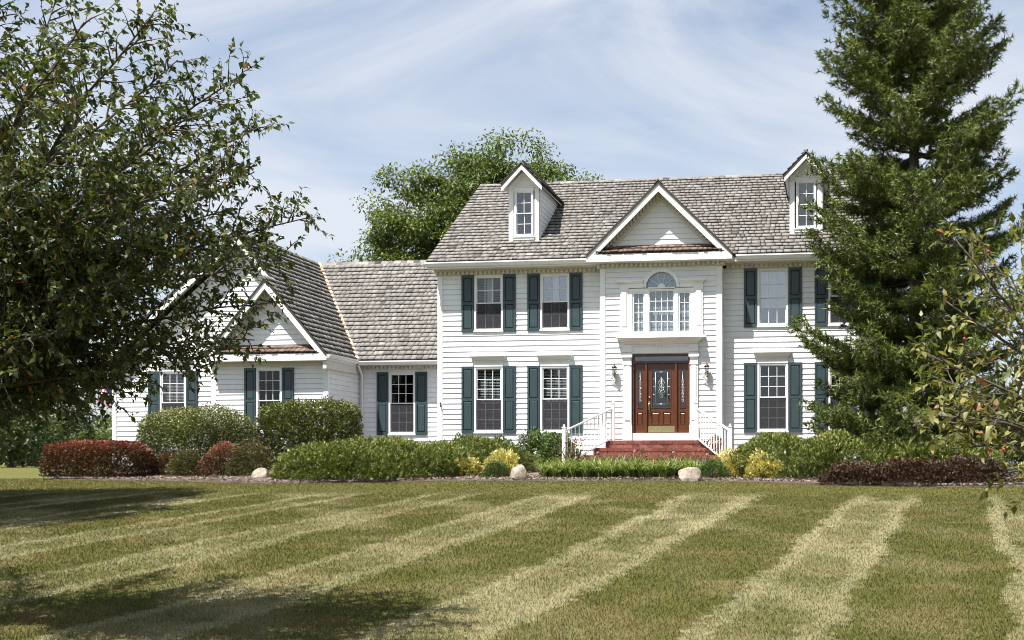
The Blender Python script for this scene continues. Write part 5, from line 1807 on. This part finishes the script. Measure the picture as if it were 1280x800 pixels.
# white pine before the right corner of the house
def pine(x, y, H, seed):
    R = np.random.default_rng(seed)
    zb = gz(x, y)
    rt = thing('pine_tree', (x, y, zb), 'tall pine standing before the house corner and covering a dormer edge', 'tree')
    trunk(rt, [(x, y, zb - .2), (x, y, zb + .2), (x + .03, y, zb + 5), (x - .03, y, zb + 10), (x + .03, y, zb + 14), (x, y, zb + H)], [.26, .20, .155, .11, .07, .02], 'bark', 10)
    lm = MB()
    SP, SD = [], []
    z = .75
    while z < H - .3:
        k = z / H
        base = 3.08 * (1 - k ** 2.1) ** .95 * (.80 + .20 * min(1, z / 2.0)) * R.uniform(.86, 1.08)
        nb = R.integers(6, 9) + (2 if z < 6 else 0)
        a0 = R.uniform(0, 6.28)
        for i in range(nb):
            a = a0 + 6.28 * i / nb + R.normal(0, .22)
            L = base * R.uniform(.70, 1.06)
            elev = .04 + .42 * k + R.normal(0, .08)
            d = np.array([math.cos(a) * math.cos(elev), math.sin(a) * math.cos(elev), math.sin(elev)])
            p0 = np.array([x, y, zb + z + R.normal(0, .08)])
            n = 7
            t = np.linspace(0, 1, n)[:, None]
            pts = p0 + d * L * t + np.array([0, 0, 1]) * (L * (-.10 * np.sin(np.pi * t) + .16 * t ** 2.2))
            pts[1:] += R.normal(0, .03, (n - 1, 3))
            lm.tube(pts, list(np.linspace(.014 + .012 * L, .005, n)), 5, cap=False)
            # side branches in the flat spray of the limb, then shoots on them
            ns = int(9 + L * 8.5)
            side = norm(np.cross(d, [0, 0, 1.0])[None])[0]
            for j in range(ns):
                kk = .12 + .88 * (j + R.random() * .6) / ns
                q = pts[0] + (pts[-1] - pts[0]) * kk
                ii = min(int(kk * (n - 1)), n - 2)
                q = pts[ii] + (pts[ii + 1] - pts[ii]) * (kk * (n - 1) - ii)
                sg = 1 if j % 2 else -1
                sl = (.25 + .95 * (1 - kk)) * R.uniform(.45, 1.0) * min(1, L / 2.2) + .12
                sd = norm((d * .85 + side * sg * R.uniform(.55, 1.0) + np.array([0, 0, R.uniform(-.05, .48)]))[None])[0]
                e = q + sd * sl
                lm.tube([q, (q + e) / 2 + R.normal(0, .02, 3), e], [.011, .008, .004], 3, cap=False)
                m = max(2, int(sl / .088))
                for h in range(m):
                    f = (h + 1) / m
                    s0 = q + (e - q) * f
                    s0 = s0 + R.normal(0, .035, 3)
                    sh = norm((sd * (.8 if f < 1 else 1.4) + R.normal(0, .55, 3) + np.array([0, 0, .42]))[None])[0]
                    SP.append(s0); SD.append(sh)
            SP.append(pts[-1]); SD.append(norm((d + np.array([0, 0, .5]))[None])[0])
        z += R.uniform(.42, .78)
    lm.build('limbs', 'bark', rt, kind='stuff')
    SP, SD = np.array(SP), np.array(SD)
    ns = len(SP)
    per = 15
    K = np.repeat(np.arange(ns), per)
    n = len(K)
    f = R.random(n)
    slen = R.uniform(.06, .16, ns)[K]
    P = SP[K] + SD[K] * (f * slen)[:, None]
    dirn = norm(SD[K] * (.30 + .6 * f)[:, None] + R.normal(0, .60, (n, 3)))
    dirn[:, 2] -= .08
    L = R.uniform(.11, .19, n)[:, None]
    sdv = norm(np.cross(dirn, R.normal(0, 1, (n, 3)))) * .0135
    V = np.stack([P - sdv, P + sdv, P + dirn * L], 1).reshape(-1, 3)
    rnd = np.clip(R.normal(.5, .16, n) + R.normal(0, .14, ns)[K] + .12 * (f - .5), 0, 1)
    put('foliage', fast_mesh('foliage', V, np.arange(3 * n).reshape(-1, 3), ['needle_pine'], rnd), rt, kind='stuff')
    print('pine shoots', ns, 'needles', n)
pine(7.15, -3.4, 21.0, 701)

# flag on a short pole fixed to the garage's left wall, seen under the apple boughs
q = np.array([-18.26, 1.2, 2.15])
fl = thing('flag', tuple(q), 'red and white striped flag hanging from the outer garage wall', 'flag')
e = q + np.array([-.95, -.25, .95])
m = MB()
m.tube([tuple(q), tuple(e)], .016, 8)
m.lathe([(.02, -.01), (.03, .02), (.0, .05)], tuple(e), 8)
m.build('pole', 'white_metal', fl)
m = MB()
m.box(-18.26, -18.20, 1.15, 1.25, 2.08, 2.22)
m.build('bracket', 'dark_bronze', fl)
m = MB()
NS, NX = 13, 12
def fp(i, j):
    k, h = j / NS, i / NX
    o = q + (e - q) * (.98 - .72 * k)
    return (o[0] + .03 * math.sin(h * 6 + k * 3), o[1] + .07 * math.sin(h * 4 + k * 9) * (.3 + h), o[2] - .75 * h - .02)
for j in range(NS):
    for i in range(NX):
        m.cur = 2 if (j < 7 and i < 4) else (0 if j % 2 == 0 else 1)
        b = len(m.v)
        m.v += [fp(i, j), fp(i + 1, j), fp(i + 1, j + 1), fp(i, j + 1)]
        m.face([b, b + 1, b + 2, b + 3])
m.build('cloth', ['flag_red', 'flag_white', 'flag_blue'], fl)
